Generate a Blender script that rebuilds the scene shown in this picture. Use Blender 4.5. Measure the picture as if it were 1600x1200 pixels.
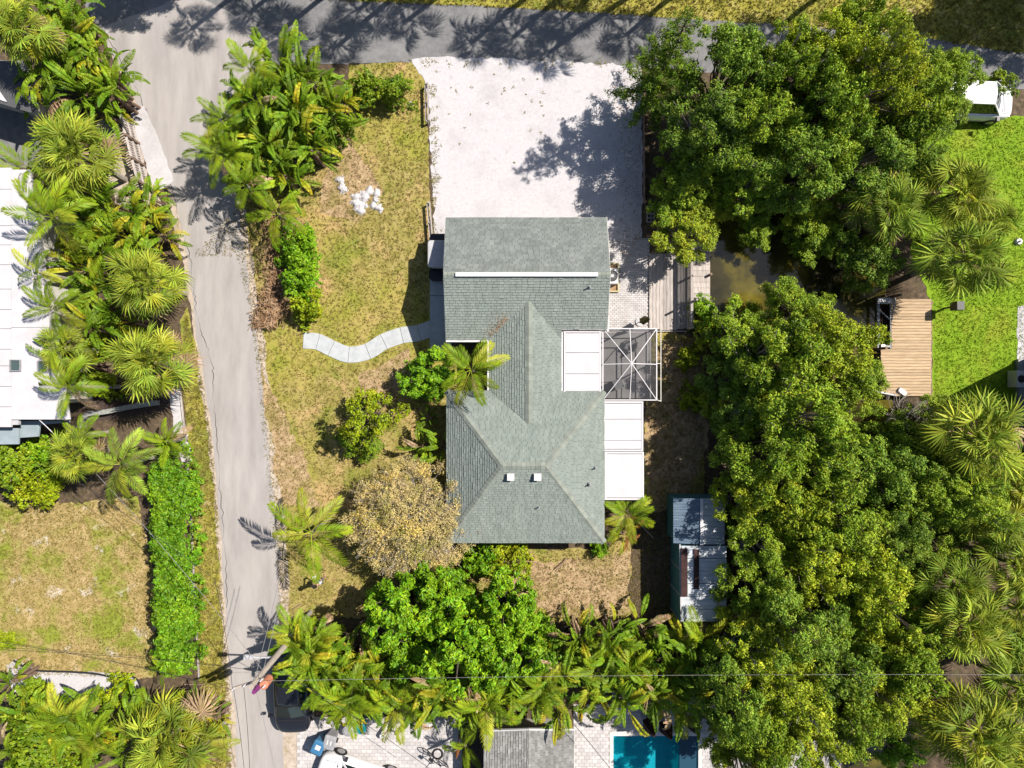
import bpy, bmesh, math, random
import numpy as np
from mathutils import Vector, Matrix, Euler

# ------------------------------------------------------------------ camera, sky, sun, exposure
S = 30.0            # photo pixels per metre on the ground
HC = 37.0           # flying height of the camera
scene = bpy.context.scene
COL = scene.collection
for o in list(bpy.data.objects):
    bpy.data.objects.remove(o)
cam_d = bpy.data.cameras.new('camera')
cam_d.sensor_width = 36.0
cam_d.lens = 36.0 * HC / (1600.0 / S)
cam_d.clip_end = 3000
cam = bpy.data.objects.new('camera', cam_d)
cam.location = (0, 0, HC)
COL.objects.link(cam)
scene.camera = cam

SUN_EL, SUN_AZ = math.radians(52), math.radians(27)     # azimuth measured from +X towards +Y
sv = Vector((math.cos(SUN_EL) * math.cos(SUN_AZ), math.cos(SUN_EL) * math.sin(SUN_AZ), math.sin(SUN_EL)))
world = bpy.data.worlds.new('World')
scene.world = world
world.use_nodes = True
wn = world.node_tree
bg = wn.nodes['Background']
sky = wn.nodes.new('ShaderNodeTexSky')
sky.sky_type = 'NISHITA'
sky.sun_disc = False
sky.sun_elevation = SUN_EL
sky.sun_rotation = math.radians(90) - SUN_AZ
wn.links.new(sky.outputs[0], bg.inputs['Color'])
bg.inputs['Strength'].default_value = 0.07
sun_d = bpy.data.lights.new('sun', 'SUN')
sun_d.energy = 5.0
sun_d.angle = math.radians(0.5)
sun_d.color = (1.0, 0.945, 0.86)
sun = bpy.data.objects.new('sun', sun_d)
sun.rotation_euler = sv.to_track_quat('Z', 'Y').to_euler()
sun.location = sv * 60
COL.objects.link(sun)
vs = scene.view_settings
vs.view_transform = 'Standard'
vs.look = 'None'
vs.gamma = 1
vs.use_curve_mapping = False
vs.exposure = 1.0
scene.cycles.max_bounces = 8
scene.cycles.transparent_max_bounces = 12

# ------------------------------------------------------------------ helpers
rnd = random.Random(7)
V = Vector


def P(px, py, h=0.0):
    """point at height h that the nadir camera sees at photo pixel (px, py)"""
    k = (1 - h / HC) / S
    return V(((px - 800) * k, (600 - py) * k, h))


def link(o, parent=None):
    COL.objects.link(o)
    if parent is not None:
        o.parent = parent
    return o


def tag(o, label=None, cat=None, group=None, kind=None):
    if label: o['label'] = label
    if cat: o['category'] = cat
    if group: o['group'] = group
    if kind: o['kind'] = kind
    return o


def thing(name, label, cat, loc=(0, 0, 0), rz=0.0, group=None):
    o = bpy.data.objects.new(name, None)
    o.empty_display_size = 0.3
    o.location = loc
    o.rotation_euler = (0, 0, rz)
    link(o)
    return tag(o, label, cat, group)


def mesh_np(name, v, f, mat, mi=None, mats=None):
    """v (N,3) array, f list of equal-length index rows (array)"""
    me = bpy.data.meshes.new(name)
    v = np.asarray(v, dtype=np.float32)
    f = np.asarray(f, dtype=np.int32)
    n = f.shape[1]
    me.vertices.add(len(v))
    me.vertices.foreach_set('co', v.ravel())
    me.loops.add(f.size)
    me.loops.foreach_set('vertex_index', f.ravel())
    me.polygons.add(len(f))
    me.polygons.foreach_set('loop_start', np.arange(0, f.size, n, dtype=np.int32))
    if mats:
        for m in mats: me.materials.append(m)
    elif mat is not None:
        me.materials.append(mat)
    if mi is not None:
        me.polygons.foreach_set('material_index', np.asarray(mi, dtype=np.int32))
    me.update(calc_edges=True)
    return me


class MB:
    def __init__(s):
        s.v = []; s.f = []; s.m = []

    def add(s, vs_, fs, m=0):
        o = len(s.v)
        s.v += [tuple(x) for x in vs_]
        for f in fs:
            s.f.append([o + i for i in f]); s.m.append(m)
        return s

    def box(s, c, d, R=None, m=0):
        c = V(c); x, y, z = d[0] / 2, d[1] / 2, d[2] / 2
        vs_ = []
        for a, b, e in ((-1, -1, -1), (1, -1, -1), (1, 1, -1), (-1, 1, -1), (-1, -1, 1), (1, -1, 1), (1, 1, 1), (-1, 1, 1)):
            q = V((a * x, b * y, e * z))
            if R is not None: q = R @ q
            vs_.append(c + q)
        return s.add(vs_, [(0, 3, 2, 1), (4, 5, 6, 7), (0, 1, 5, 4), (1, 2, 6, 5), (2, 3, 7, 6), (3, 0, 4, 7)], m)

    def beam(s, a, b, w, h, m=0):
        a = V(a); b = V(b); d = b - a; L = d.length
        x = d.normalized(); up = V((0, 0, 1))
        if abs(x.z) > .95: up = V((0, 1, 0))
        y = up.cross(x).normalized(); z = x.cross(y)
        R = Matrix((x, y, z)).transposed()
        return s.box((a + b) / 2, (L, w, h), R, m)

    def tube(s, pts, rs, n=6, m=0, cap=True):
        pts = [V(p) for p in pts]
        if not hasattr(rs, '__len__'): rs = [rs] * len(pts)
        vs_ = []; fs = []
        pr = None
        for i, p in enumerate(pts):
            d = (pts[min(i + 1, len(pts) - 1)] - pts[max(i - 1, 0)]).normalized()
            if pr is None:
                pr = d.orthogonal().normalized()
            else:
                pr = (pr - d * pr.dot(d))
                pr = pr.normalized() if pr.length > 1e-6 else d.orthogonal().normalized()
            q = d.cross(pr)
            for k in range(n):
                a = 2 * math.pi * k / n
                vs_.append(p + (pr * math.cos(a) + q * math.sin(a)) * rs[i])
        for i in range(len(pts) - 1):
            for k in range(n):
                k2 = (k + 1) % n
                fs.append((i * n + k, i * n + k2, (i + 1) * n + k2, (i + 1) * n + k))
        if cap:
            fs.append(tuple(range(n - 1, -1, -1)))
            fs.append(tuple((len(pts) - 1) * n + k for k in range(n)))
        return s.add(vs_, fs, m)

    def prism(s, poly, z0, z1, m=0):
        n = len(poly)
        vs_ = [(p[0], p[1], z0) for p in poly] + [(p[0], p[1], z1) for p in poly]
        fs = [tuple(range(n - 1, -1, -1)), tuple(range(n, 2 * n))]
        fs += [(i, (i + 1) % n, n + (i + 1) % n, n + i) for i in range(n)]
        return s.add(vs_, fs, m)

    def disc(s, c, r, z0, z1, n=16, m=0, r2=None):
        r2 = r if r2 is None else r2
        p = [(c[0] + r * math.cos(2 * math.pi * k / n), c[1] + r * math.sin(2 * math.pi * k / n)) for k in range(n)]
        q = [(c[0] + r2 * math.cos(2 * math.pi * k / n), c[1] + r2 * math.sin(2 * math.pi * k / n)) for k in range(n)]
        vs_ = [(a, b, z0) for a, b in p] + [(a, b, z1) for a, b in q]
        fs = [tuple(range(n - 1, -1, -1)), tuple(range(n, 2 * n))]
        fs += [(i, (i + 1) % n, n + (i + 1) % n, n + i) for i in range(n)]
        return s.add(vs_, fs, m)

    def mesh(s, name, mat):
        me = bpy.data.meshes.new(name)
        me.from_pydata(s.v, [], s.f)
        for q in (mat if isinstance(mat, (list, tuple)) else [mat]): me.materials.append(q)
        if any(s.m): me.polygons.foreach_set('material_index', s.m)
        me.update()
        return me

    def build(s, name, mat, parent=None, smooth=False, **kw):
        me = s.mesh(name, mat)
        if smooth: me.polygons.foreach_set('use_smooth', [True] * len(me.polygons))
        o = bpy.data.objects.new(name, me)
        link(o, parent)
        return tag(o, **kw)


def inst(name, me, parent, loc=(0, 0, 0), rot=(0, 0, 0), sc=(1, 1, 1), mat=None):
    o = bpy.data.objects.new(name, me)
    link(o, parent)
    o.location = loc; o.rotation_euler = rot
    o.scale = (sc, sc, sc) if isinstance(sc, (int, float)) else sc
    if mat is not None:
        o.material_slots[0].link = 'OBJECT'
        o.material_slots[0].material = mat
    return o


# ------------------------------------------------------------------ materials
def mat(name, cols, scale=5.0, detail=5.0, rough=.9, bump=0.0, bscale=None, bdist=.02, island=0.0, ihue=0.0, coord='pos', spec=.25,
        transl=0.0, objr=0.0, over=(), metal=0.0, coat=0.0, stretch=None, emit=None, dim=.82):
    """cols: list of (pos, rgb) read through noise; over: (rgb, scale, lo, hi, amount) noise overlays"""
    if isinstance(cols[0], (int, float)): cols = [(0, cols)]
    cols = [(p, tuple(q * dim for q in k)) for p, k in cols]
    over = [(tuple(q * dim for q in o[0]),) + tuple(o[1:]) for o in over]
    m = bpy.data.materials.new(name)
    m.use_nodes = True
    nt = m.node_tree; N = nt.nodes; Lk = nt.links
    b = N['Principled BSDF']
    b.inputs['Roughness'].default_value = rough
    b.inputs['Specular IOR Level'].default_value = spec
    b.inputs['Metallic'].default_value = metal
    b.inputs['Coat Weight'].default_value = coat
    geo = N.new('ShaderNodeNewGeometry')
    if coord == 'pos':
        cs = geo.outputs['Position']
    else:
        cs = N.new('ShaderNodeTexCoord').outputs['Object']
    if stretch:
        mp = N.new('ShaderNodeMapping'); mp.inputs['Scale'].default_value = stretch
        Lk.new(cs, mp.inputs['Vector']); cs = mp.outputs[0]

    def noise(sc, det=detail, dist=0.0):
        t = N.new('ShaderNodeTexNoise'); t.inputs['Scale'].default_value = sc; t.inputs['Detail'].default_value = det
        t.inputs['Distortion'].default_value = dist
        t.inputs['Roughness'].default_value = .62
        Lk.new(cs, t.inputs['Vector'])
        return t.outputs['Fac']
    if isinstance(cols[0], (int, float)): cols = [(0, cols)]
    if len(cols) == 1:
        rg = N.new('ShaderNodeRGB'); rg.outputs[0].default_value = (*cols[0][1], 1); c = rg.outputs[0]
    else:
        rp = N.new('ShaderNodeValToRGB')
        while len(rp.color_ramp.elements) < len(cols): rp.color_ramp.elements.new(.5)
        for e, (p, q) in zip(rp.color_ramp.elements, cols):
            e.position = p; e.color = (*q, 1)
        Lk.new(noise(scale), rp.inputs[0]); c = rp.outputs[0]
    for (oc, osc, lo, hi, amt) in over:
        mr = N.new('ShaderNodeMapRange'); mr.inputs[1].default_value = lo; mr.inputs[2].default_value = hi
        mr.inputs[4].default_value = amt
        Lk.new(noise(osc, 6, .3), mr.inputs[0])
        mx = N.new('ShaderNodeMix'); mx.data_type = 'RGBA'
        Lk.new(mr.outputs[0], mx.inputs[0]); Lk.new(c, mx.inputs[6]); mx.inputs[7].default_value = (*oc, 1)
        c = mx.outputs[2]
    if island or objr or ihue:
        hs = N.new('ShaderNodeHueSaturation')
        Lk.new(c, hs.inputs['Color']); c = hs.outputs[0]
        val = None

        def rng_node(src, lo, hi):
            mr = N.new('ShaderNodeMapRange'); mr.inputs[3].default_value = lo; mr.inputs[4].default_value = hi
            Lk.new(src, mr.inputs[0]); return mr.outputs[0]
        if island:
            val = rng_node(geo.outputs['Random Per Island'], 1 - island, 1 + island)
        if objr:
            oi = N.new('ShaderNodeObjectInfo')
            v2 = rng_node(oi.outputs['Random'], 1 - objr, 1 + objr)
            if val is None: val = v2
            else:
                mm = N.new('ShaderNodeMath'); mm.operation = 'MULTIPLY'
                Lk.new(val, mm.inputs[0]); Lk.new(v2, mm.inputs[1]); val = mm.outputs[0]
        if val is not None: Lk.new(val, hs.inputs['Value'])
        if ihue:
            wn_ = N.new('ShaderNodeTexWhiteNoise'); wn_.noise_dimensions = '1D'
            Lk.new(geo.outputs['Random Per Island'], wn_.inputs['W'])
            Lk.new(rng_node(wn_.outputs['Value'], .5 - ihue, .5 + ihue), hs.inputs['Hue'])
    Lk.new(c, b.inputs['Base Color'])
    if bump:
        bp = N.new('ShaderNodeBump'); bp.inputs['Strength'].default_value = bump; bp.inputs['Distance'].default_value = bdist
        Lk.new(noise(bscale or scale * 3, 4), bp.inputs['Height']); Lk.new(bp.outputs[0], b.inputs['Normal'])
    if transl:
        out = N['Material Output']
        tr = N.new('ShaderNodeBsdfTranslucent'); Lk.new(c, tr.inputs['Color'])
        ms = N.new('ShaderNodeMixShader'); ms.inputs[0].default_value = transl
        Lk.new(b.outputs[0], ms.inputs[1]); Lk.new(tr.outputs[0], ms.inputs[2]); Lk.new(ms.outputs[0], out.inputs['Surface'])
    return m


def see_through(name, col, fac, rough=.1, tint=(1, 1, 1)):
    m = bpy.data.materials.new(name); m.use_nodes = True
    nt = m.node_tree; N = nt.nodes; Lk = nt.links
    b = N['Principled BSDF']; b.inputs['Base Color'].default_value = (*col, 1); b.inputs['Roughness'].default_value = rough
    tr = N.new('ShaderNodeBsdfTransparent'); tr.inputs[0].default_value = (*tint, 1)
    ms = N.new('ShaderNodeMixShader'); ms.inputs[0].default_value = fac
    Lk.new(tr.outputs[0], ms.inputs[1]); Lk.new(b.outputs[0], ms.inputs[2]); Lk.new(ms.outputs[0], N['Material Output'].inputs['Surface'])
    return m


def leafmat(name, a, b_, c, nscale=.8, island=.5, ihue=.025, transl=.34, objr=.12, rough=.5, over=(), spec=.22):
    return mat(name, [(.3, a), (.52, b_), (.72, c)], scale=nscale, detail=3, rough=rough, island=island, ihue=ihue, transl=transl,
               objr=objr, spec=spec, over=over, dim=1.0)


MAT = dict(
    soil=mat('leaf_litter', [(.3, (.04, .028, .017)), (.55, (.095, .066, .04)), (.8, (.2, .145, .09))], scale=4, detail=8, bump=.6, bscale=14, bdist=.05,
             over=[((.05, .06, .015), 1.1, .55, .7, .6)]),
    lawn=mat('dry_lawn', [(.3, (.16, .14, .028)), (.5, (.26, .215, .06)), (.72, (.36, .28, .12))], scale=1.6, detail=9, bump=.35, bscale=22, bdist=.03,
             over=[((.42, .27, .13), .42, .5, .62, .8), ((.14, .18, .012), .5, .52, .64, .7), ((.26, .25, .03), .19, .48, .6, .55), ((.14, .105, .03), 6, .58, .75, .1)]),
    dirt=mat('bare_dry_ground', [(.3, (.22, .145, .08)), (.5, (.34, .235, .13)), (.72, (.46, .34, .2))], scale=3, detail=9, bump=.6, bscale=20, bdist=.03,
             over=[((.19, .16, .035), .7, .5, .62, .6), ((.1, .07, .03), 8, .58, .7, .5)]),
    patchy=mat('patchy_lawn', [(.3, (.25, .18, .07)), (.5, (.34, .25, .105)), (.72, (.42, .31, .16))], scale=1.6, detail=9, bump=.7, bscale=20, bdist=.04,
               over=[((.18, .23, .012), .5, .47, .6, .85), ((.52, .46, .41), .9, .59, .68, .8), ((.08, .06, .02), 8, .6, .7, .6)]),
    green=mat('watered_lawn', [(.3, (.12, .215, .004)), (.5, (.15, .25, .006)), (.75, (.2, .29, .012))], scale=2.4, detail=9, bump=.25, bscale=24, bdist=.04,
              over=[((.24, .26, .02), .5, .5, .68, .6), ((.1, .17, .004), 1.5, .58, .72, .4)]),
    verge=mat('verge_grass', [(.3, (.16, .15, .014)), (.5, (.28, .25, .04)), (.72, (.4, .33, .12))], scale=2, detail=9, bump=.7, bscale=20, bdist=.04,
              over=[((.08, .13, .008), .6, .5, .62, .6), ((.4, .3, .17), .9, .6, .7, .6)]),
    asphalt=mat('worn_asphalt', [(.3, (.115, .113, .115)), (.5, (.15, .147, .15)), (.7, (.19, .186, .186))], scale=3.5, detail=10, bump=.3, bscale=60, bdist=.006,
                over=[((.26, .25, .24), .35, .5, .7, .5), ((.10, .10, .10), 1.3, .6, .7, .4)]),
    lane=mat('pale_lane', [(.3, (.25, .228, .217)), (.5, (.3, .275, .262)), (.7, (.345, .317, .302))], scale=1.6, detail=12, bump=.3, bscale=60, bdist=.006, stretch=(1, .2, 1),
             over=[((.25, .232, .228), .9, .52, .7, .4), ((.36, .325, .29), .35, .54, .66, .35), ((.2, .185, .18), 11, .62, .72, .5)]),
    shoulder=mat('sandy_shoulder', [(.3, (.28, .22, .165)), (.5, (.38, .31, .25)), (.7, (.46, .4, .34))], scale=3, detail=9, bump=.4, bscale=30, bdist=.02,
                 over=[((.2, .17, .06), 1.4, .56, .66, .6)]),
    shell=mat('white_shell', [(.3, (.41, .388, .398)), (.5, (.46, .437, .447)), (.7, (.49, .467, .478))], scale=7, detail=10, bump=.7, bscale=40, bdist=.03,
              over=[((.33, .31, .315), .45, .5, .68, .55), ((.29, .27, .27), 2.6, .6, .72, .5), ((.22, .18, .14), 9, .66, .73, .75)]),
    concrete=mat('smooth_concrete', [(.3, (.32, .335, .345)), (.6, (.4, .415, .42))], scale=3, detail=8, bump=.15, bscale=40, bdist=.004),
    mulch=mat('dark_mulch', [(.3, (.03, .02, .017)), (.6, (.07, .048, .04))], scale=9, detail=8, bump=.7, bscale=30, bdist=.04),
    white=mat('white_metal', [(.3, (.5, .48, .485)), (.7, (.56, .535, .545))], scale=1.2, rough=.5, coord='obj'),
    whitedirty=mat('white_roof_coating', [(.3, (.43, .41, .42)), (.6, (.49, .465, .48))], scale=1.5, detail=8, rough=.6,
                   over=[((.4, .36, .34), 3.5, .62, .74, .5), ((.36, .34, .33), .9, .56, .72, .35)]),
    trim=mat('cream_trim', (.62, .58, .52), rough=.6),
    dark=mat('dark_plastic', (.022, .022, .025), rough=.45),
    darkcrack=mat('crack_filler', (.05, .045, .042), rough=.9),
    shadesheet=mat('shade_tinted_sheet', [(.3, (.085, .125, .175)), (.6, (.12, .165, .22))], scale=1.6, detail=7, rough=.5, over=[((.32, .36, .42), 3.2, .62, .7, .55)], stretch=(.7, 2, 1)),  # shade and light flecks put into the colour of the shed's west slope
    black=mat('black_rubber', (.012, .012, .013), rough=.7),
    grey=mat('grey_metal', [(.3, (.2, .2, .21)), (.7, (.3, .3, .31))], scale=4, rough=.5, coord='obj'),
    palegrey=mat('pale_grey_plastic', [(.3, (.34, .33, .34)), (.7, (.42, .41, .42))], scale=3, rough=.5, coord='obj'),
    wall=mat('painted_wall', [(.3, (.42, .4, .36)), (.7, (.5, .48, .43))], scale=2, rough=.8),
    teal=mat('teal_siding', [(.3, (.05, .15, .16)), (.7, (.075, .2, .21))], scale=3, rough=.7),
    wood=mat('weathered_wood', [(.3, (.24, .21, .19)), (.5, (.34, .3, .275)), (.7, (.45, .405, .375))], scale=3, detail=8, rough=.85, island=.14, objr=.16,
             over=[((.2, .12, .06), .9, .62, .72, .5)], stretch=(6, .6, 6), bump=.2, bscale=20, bdist=.004),
    dock=mat('dock_wood', [(.3, (.3, .205, .12)), (.5, (.4, .285, .175)), (.7, (.48, .36, .235))], scale=3, detail=8, rough=.85, island=.1, objr=.13,
             over=[((.15, .09, .05), 1.6, .63, .72, .7)], stretch=(.6, 6, 6), bump=.2, bscale=20, bdist=.004),
    brownwood=mat('brown_wood', [(.3, (.13, .08, .055)), (.7, (.23, .16, .12))], scale=6, detail=6, rough=.85, objr=.15),
    bark=mat('bark', [(.3, (.055, .04, .03)), (.6, (.13, .1, .078)), (.8, (.2, .165, .135))], scale=7, detail=7, rough=.95, bump=.6, bscale=14, coord='obj'),
    palebark=mat('grey_bark', [(.3, (.2, .175, .15)), (.7, (.36, .32, .285))], scale=6, detail=7, rough=.95, coord='obj'),
    shingle=mat('green_grey_shingle', [(.3, (.15, .174, .156)), (.5, (.178, .203, .183)), (.7, (.208, .232, .21))], scale=2.2, detail=9, rough=.95, island=.07,
                bump=.3, bscale=90, bdist=.004, over=[((.12, .135, .12), 2.4, .58, .7, .5), ((.24, .255, .22), .5, .57, .7, .4), ((.06, .065, .06), 5, .66, .73, .6)], stretch=(2.2, .55, 1)),
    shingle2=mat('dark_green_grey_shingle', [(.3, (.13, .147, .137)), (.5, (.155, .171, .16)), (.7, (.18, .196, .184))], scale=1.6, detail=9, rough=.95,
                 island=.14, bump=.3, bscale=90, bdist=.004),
    shingle3=mat('grey_shingle', [(.3, (.17, .165, .155)), (.7, (.24, .235, .225))], scale=2, detail=7, rough=.95, island=.22, bump=.3, bscale=90, bdist=.004),
    cap=mat('ridge_shingle', [(.3, (.16, .178, .155)), (.7, (.21, .225, .192))], scale=3, detail=7, rough=.95, island=.12),
    deck=mat('roof_sheathing', (.045, .05, .045), rough=.95),
    paver=mat('grey_pavers', [(.3, (.37, .345, .34)), (.7, (.47, .445, .44))], scale=1.5, rough=.9, island=.11, detail=8, over=[((.3, .26, .235), 2, .58, .7, .5)]),
    joint=mat('paver_joint_sand', [(.3, (.27, .25, .235)), (.7, (.36, .335, .315))], scale=9, rough=1),
    metalroof=mat('galvanised_sheet', [(.3, (.42, .44, .47)), (.7, (.54, .56, .58))], scale=1.6, detail=7, rough=.5, metal=.15,
                  over=[((.2, .19, .19), 2.5, .6, .72, .4)]),
    rust=mat('dark_red_rust', [(.3, (.02, .01, .01)), (.7, (.06, .028, .025))], scale=5, rough=.9),
    canal=mat('murky_water', [(.32, (.012, .011, .005)), (.5, (.04, .034, .01)), (.66, (.13, .105, .012))], scale=.28, detail=4, rough=.08, spec=.5, bump=.12, bscale=3, bdist=.02),
    poolfloor=mat('pool_plaster', [(.3, (.02, .3, .36)), (.7, (.04, .38, .43))], scale=2, rough=.7),
    poolwater=see_through('pool_water', (.0, .28, .36), .12, .03, (.45, .92, .96)),
    screen=see_through('screen_mesh', (.03, .03, .033), .5, .9),
    glass=mat('dark_glass', (.012, .02, .022), rough=.05, spec=.6),
    skyglass=mat('skylight_glass', (.06, .085, .085), rough=.06, spec=.6),
    carblack=mat('black_paint', (.012, .012, .015), rough=.28, coat=.35, spec=.4),
    carwhite=mat('white_paint', (.72, .71, .72), rough=.25, coat=.8),
    rim=mat('alloy', (.4, .4, .41), rough=.35, metal=.8),
    lamp=mat('headlamp', (.5, .5, .52), rough=.1, spec=.6),
    wire=mat('cable', (.2, .19, .185), rough=.6),
    darkwire=mat('dark_cable', (.03, .03, .03), rough=.7),
    pole=mat('weathered_pole', [(.3, (.27, .22, .18)), (.7, (.42, .36, .31))], scale=4, rough=.9, coord='obj', stretch=(5, 5, .6)),
    orange=mat('orange_enamel', (.46, .17, .1), rough=.5),
    purple=mat('purple_glaze', (.16, .03, .13), rough=.3),
    blue=mat('blue_plastic', (.04, .14, .26), rough=.5),
    tealbin=mat('teal_plastic', (.0, .19, .2), rough=.5),
    skin=mat('skin', (.36, .2, .14), rough=.6),
    shirt=mat('pale_shirt', (.45, .45, .48), rough=.9),
    shorts=mat('grey_shorts', (.12, .12, .14), rough=.9),
    hair=mat('dark_hair', (.02, .015, .012), rough=.7),
    olive=mat('olive_canvas', (.11, .1, .025), rough=.9),
    block=mat('concrete_block', [(.3, (.2, .2, .19)), (.7, (.3, .3, .285))], scale=8, rough=.95),
    stone=mat('pale_stone', [(.3, (.42, .38, .35)), (.7, (.56, .53, .5))], scale=4, rough=.95, objr=.15),
    debris=mat('dead_fronds', [(.3, (.16, .09, .045)), (.5, (.28, .17, .095)), (.7, (.4, .28, .18))], scale=3, rough=.95, island=.4, transl=.1),
    # foliage
    mang=leafmat('mangrove_leaves', (.115, .19, .012), (.205, .295, .018), (.32, .4, .028)),
    mangy=leafmat('yellowing_mangrove_leaves', (.165, .23, .012), (.28, .345, .018), (.42, .43, .028)),
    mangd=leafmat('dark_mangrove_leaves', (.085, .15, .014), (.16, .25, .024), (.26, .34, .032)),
    bright=leafmat('bright_leaves', (.09, .2, .006), (.16, .3, .009), (.26, .4, .014), rough=.42),
    shrub=leafmat('shrub_leaves', (.09, .16, .007), (.17, .25, .01), (.27, .33, .014)),
    hedge=leafmat('hedge_leaves', (.075, .165, .006), (.125, .24, .009), (.2, .33, .013), rough=.42),
    lime=leafmat('lime_leaves', (.15, .22, .005), (.23, .29, .007), (.33, .34, .01)),
    gold=leafmat('golden_brown_leaves', (.42, .34, .16), (.54, .43, .17), (.6, .46, .12), nscale=.5, island=.45, ihue=.015, over=[((.36, .26, .19), .9, .5, .66, .6), ((.26, .28, .04), .7, .56, .68, .7)]),
    conifer=leafmat('conifer_needles', (.06, .115, .005), (.11, .18, .007), (.19, .24, .01), nscale=.6),
    fan=leafmat('fan_palm_leaf', (.17, .22, .02), (.26, .31, .032), (.38, .4, .04), nscale=.6, island=.35, objr=.38, rough=.55, spec=.12),
    fang=leafmat('green_fan_palm_leaf', (.13, .19, .018), (.2, .27, .03), (.31, .35, .035), nscale=.6, island=.35, objr=.38, rough=.55, spec=.12),
    fanyel=leafmat('yellow_fan_palm_leaf', (.21, .25, .016), (.3, .32, .024), (.4, .37, .03), nscale=.6, island=.25, objr=.2),
    feather=leafmat('feather_palm_leaf', (.1, .165, .007), (.175, .245, .01), (.29, .33, .014), nscale=.6, island=.22, objr=.25, rough=.5, spec=.15),
    paddle=leafmat('paddle_leaf', (.07, .135, .007), (.135, .21, .011), (.25, .31, .016), nscale=.9, island=.2, ihue=.015, objr=.35, spec=.15, rough=.48),
    paddley=leafmat('yellowing_paddle_leaf', (.2, .22, .01), (.3, .29, .014), (.42, .3, .02), nscale=.9, island=.15, objr=.2),
    deadleaf=leafmat('dead_leaf', (.16, .1, .05), (.27, .18, .1), (.36, .26, .17), nscale=.9, island=.3, objr=.2, transl=.12),
    red=leafmat('reddish_leaf', (.14, .03, .02), (.22, .07, .02), (.3, .16, .02), nscale=1.2),
    grassdry=mat('dry_grass_blades', [(.3, (.18, .155, .024)), (.5, (.29, .24, .06)), (.72, (.4, .31, .13))], scale=1.2, rough=.9, island=.25, transl=.35,
                 over=[((.15, .19, .014), .5, .52, .64, .65)]),
    grassgreen=mat('green_grass_blades', [(.3, (.14, .235, .005)), (.7, (.22, .31, .012))], scale=2, rough=.9, island=.4, transl=.2),
)


# ------------------------------------------------------------------ ground sheets
def jag(pts, step=.35, amp=.08, seed=1, smooth=True):
    """closed polygon in world xy, subdivided and roughened"""
    r = random.Random(seed)
    out = []
    n = len(pts)
    if amp: step = min(step, .16)
    wv = [(r.uniform(.25, 4.5) ** -1 * 6.283, r.uniform(0, 6.283), r.uniform(.4, 1)) for _ in range(9)]
    s = 0.0
    for i in range(n):
        a = V(pts[i][:2]); b = V(pts[(i + 1) % n][:2])
        L = (b - a).length
        if L < 1e-6: continue
        nr = V((-(b - a).y, (b - a).x)) / L
        k = max(1, int(min(L, 40) / step))
        for j in range(k):
            q = a.lerp(b, j / k)
            if amp:
                t = s + L * j / k
                q = q + nr * amp * .75 * sum(w * math.sin(f * t + ph) for f, ph, w in wv) / 2 + V((r.gauss(0, amp * .22), r.gauss(0, amp * .22)))
            out.append(q)
        s += L
    return out


def pix(pts, h=0.0):
    return [P(x, y, h).to_2d() for x, y in pts]


def sheet(name, pts, z, m, amp=.06, step=.3, seed=1, kind='structure', **kw):
    q = jag(pix(pts), step, amp, seed)
    mb = MB(); mb.add([(p.x, p.y, z) for p in q], [tuple(range(len(q)))])
    o = mb.build(name, m, kind=kind, **kw)
    if o.data.polygons[0].normal.z < 0: o.data.flip_normals()
    return o


def smooth_path(pts, n=8):
    """Catmull-Rom through 2D/3D points"""
    pts = [V(p) for p in pts]
    q = [pts[0] * 2 - pts[1]] + pts + [pts[-1] * 2 - pts[-2]]
    out = []
    for i in range(1, len(q) - 2):
        for j in range(n):
            t = j / n
            a, b, c, d = q[i - 1], q[i], q[i + 1], q[i + 2]
            out.append(.5 * ((2 * b) + (c - a) * t + (2 * a - 5 * b + 4 * c - d) * t * t + (3 * b - a - 3 * c + d) * t ** 3))
    out.append(pts[-1])
    return out


def ribbon(name, pts, w, z, m, amp=0.0, seed=1, thick=0.0, **kw):
    c = smooth_path([V((x, y, 0)) for x, y in [P(*p).to_2d() for p in pts]])
    r = random.Random(seed)
    vs_ = []; fs = []
    for i, p in enumerate(c):
        d = (c[min(i + 1, len(c) - 1)] - c[max(i - 1, 0)]).normalized()
        nrm = V((-d.y, d.x, 0))
        ww = w if not hasattr(w, '__call__') else w(i / len(c))
        o = V((r.gauss(0, amp), r.gauss(0, amp), 0)) if amp else V((0, 0, 0))
        vs_.append(p + nrm * ww / 2 + o + V((0, 0, z))); vs_.append(p - nrm * ww / 2 + o + V((0, 0, z)))
    for i in range(len(c) - 1):
        fs.append((2 * i, 2 * i + 1, 2 * i + 3, 2 * i + 2))
    if thick:
        n = len(vs_)
        vs_ += [v - V((0, 0, thick)) for v in vs_]
        for i in range(len(c) - 1):
            fs.append((2 * i, 2 * i + 2, n + 2 * i + 2, n + 2 * i)); fs.append((2 * i + 1, n + 2 * i + 1, n + 2 * i + 3, 2 * i + 3))
    mb = MB(); mb.add(vs_, fs)
    return mb.build(name, m, **kw)


def inside(poly, x, y):
    """vectorised point in polygon"""
    c = np.zeros(x.shape, bool)
    n = len(poly)
    for i in range(n):
        x1, y1 = poly[i][0], poly[i][1]; x2, y2 = poly[(i + 1) % n][0], poly[(i + 1) % n][1]
        if y1 == y2: continue
        c ^= ((y1 > y) != (y2 > y)) & (x < (x2 - x1) * (y - y1) / (y2 - y1) + x1)
    return c


canal_px = [(1112, 330), (1230, 290), (1330, 340), (1390, 440), (1400, 620), (1430, 800), (1450, 1000), (1440, 1400), (1230, 1400), (1200, 1180),
            (1165, 900), (1175, 700), (1150, 580), (1112, 500)]
canal = pix(canal_px)
pool = [P(957, 1148), P(1092, 1330)]
px0, px1, py0, py1 = pool[0].x, pool[1].x, pool[1].y, pool[0].y
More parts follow.
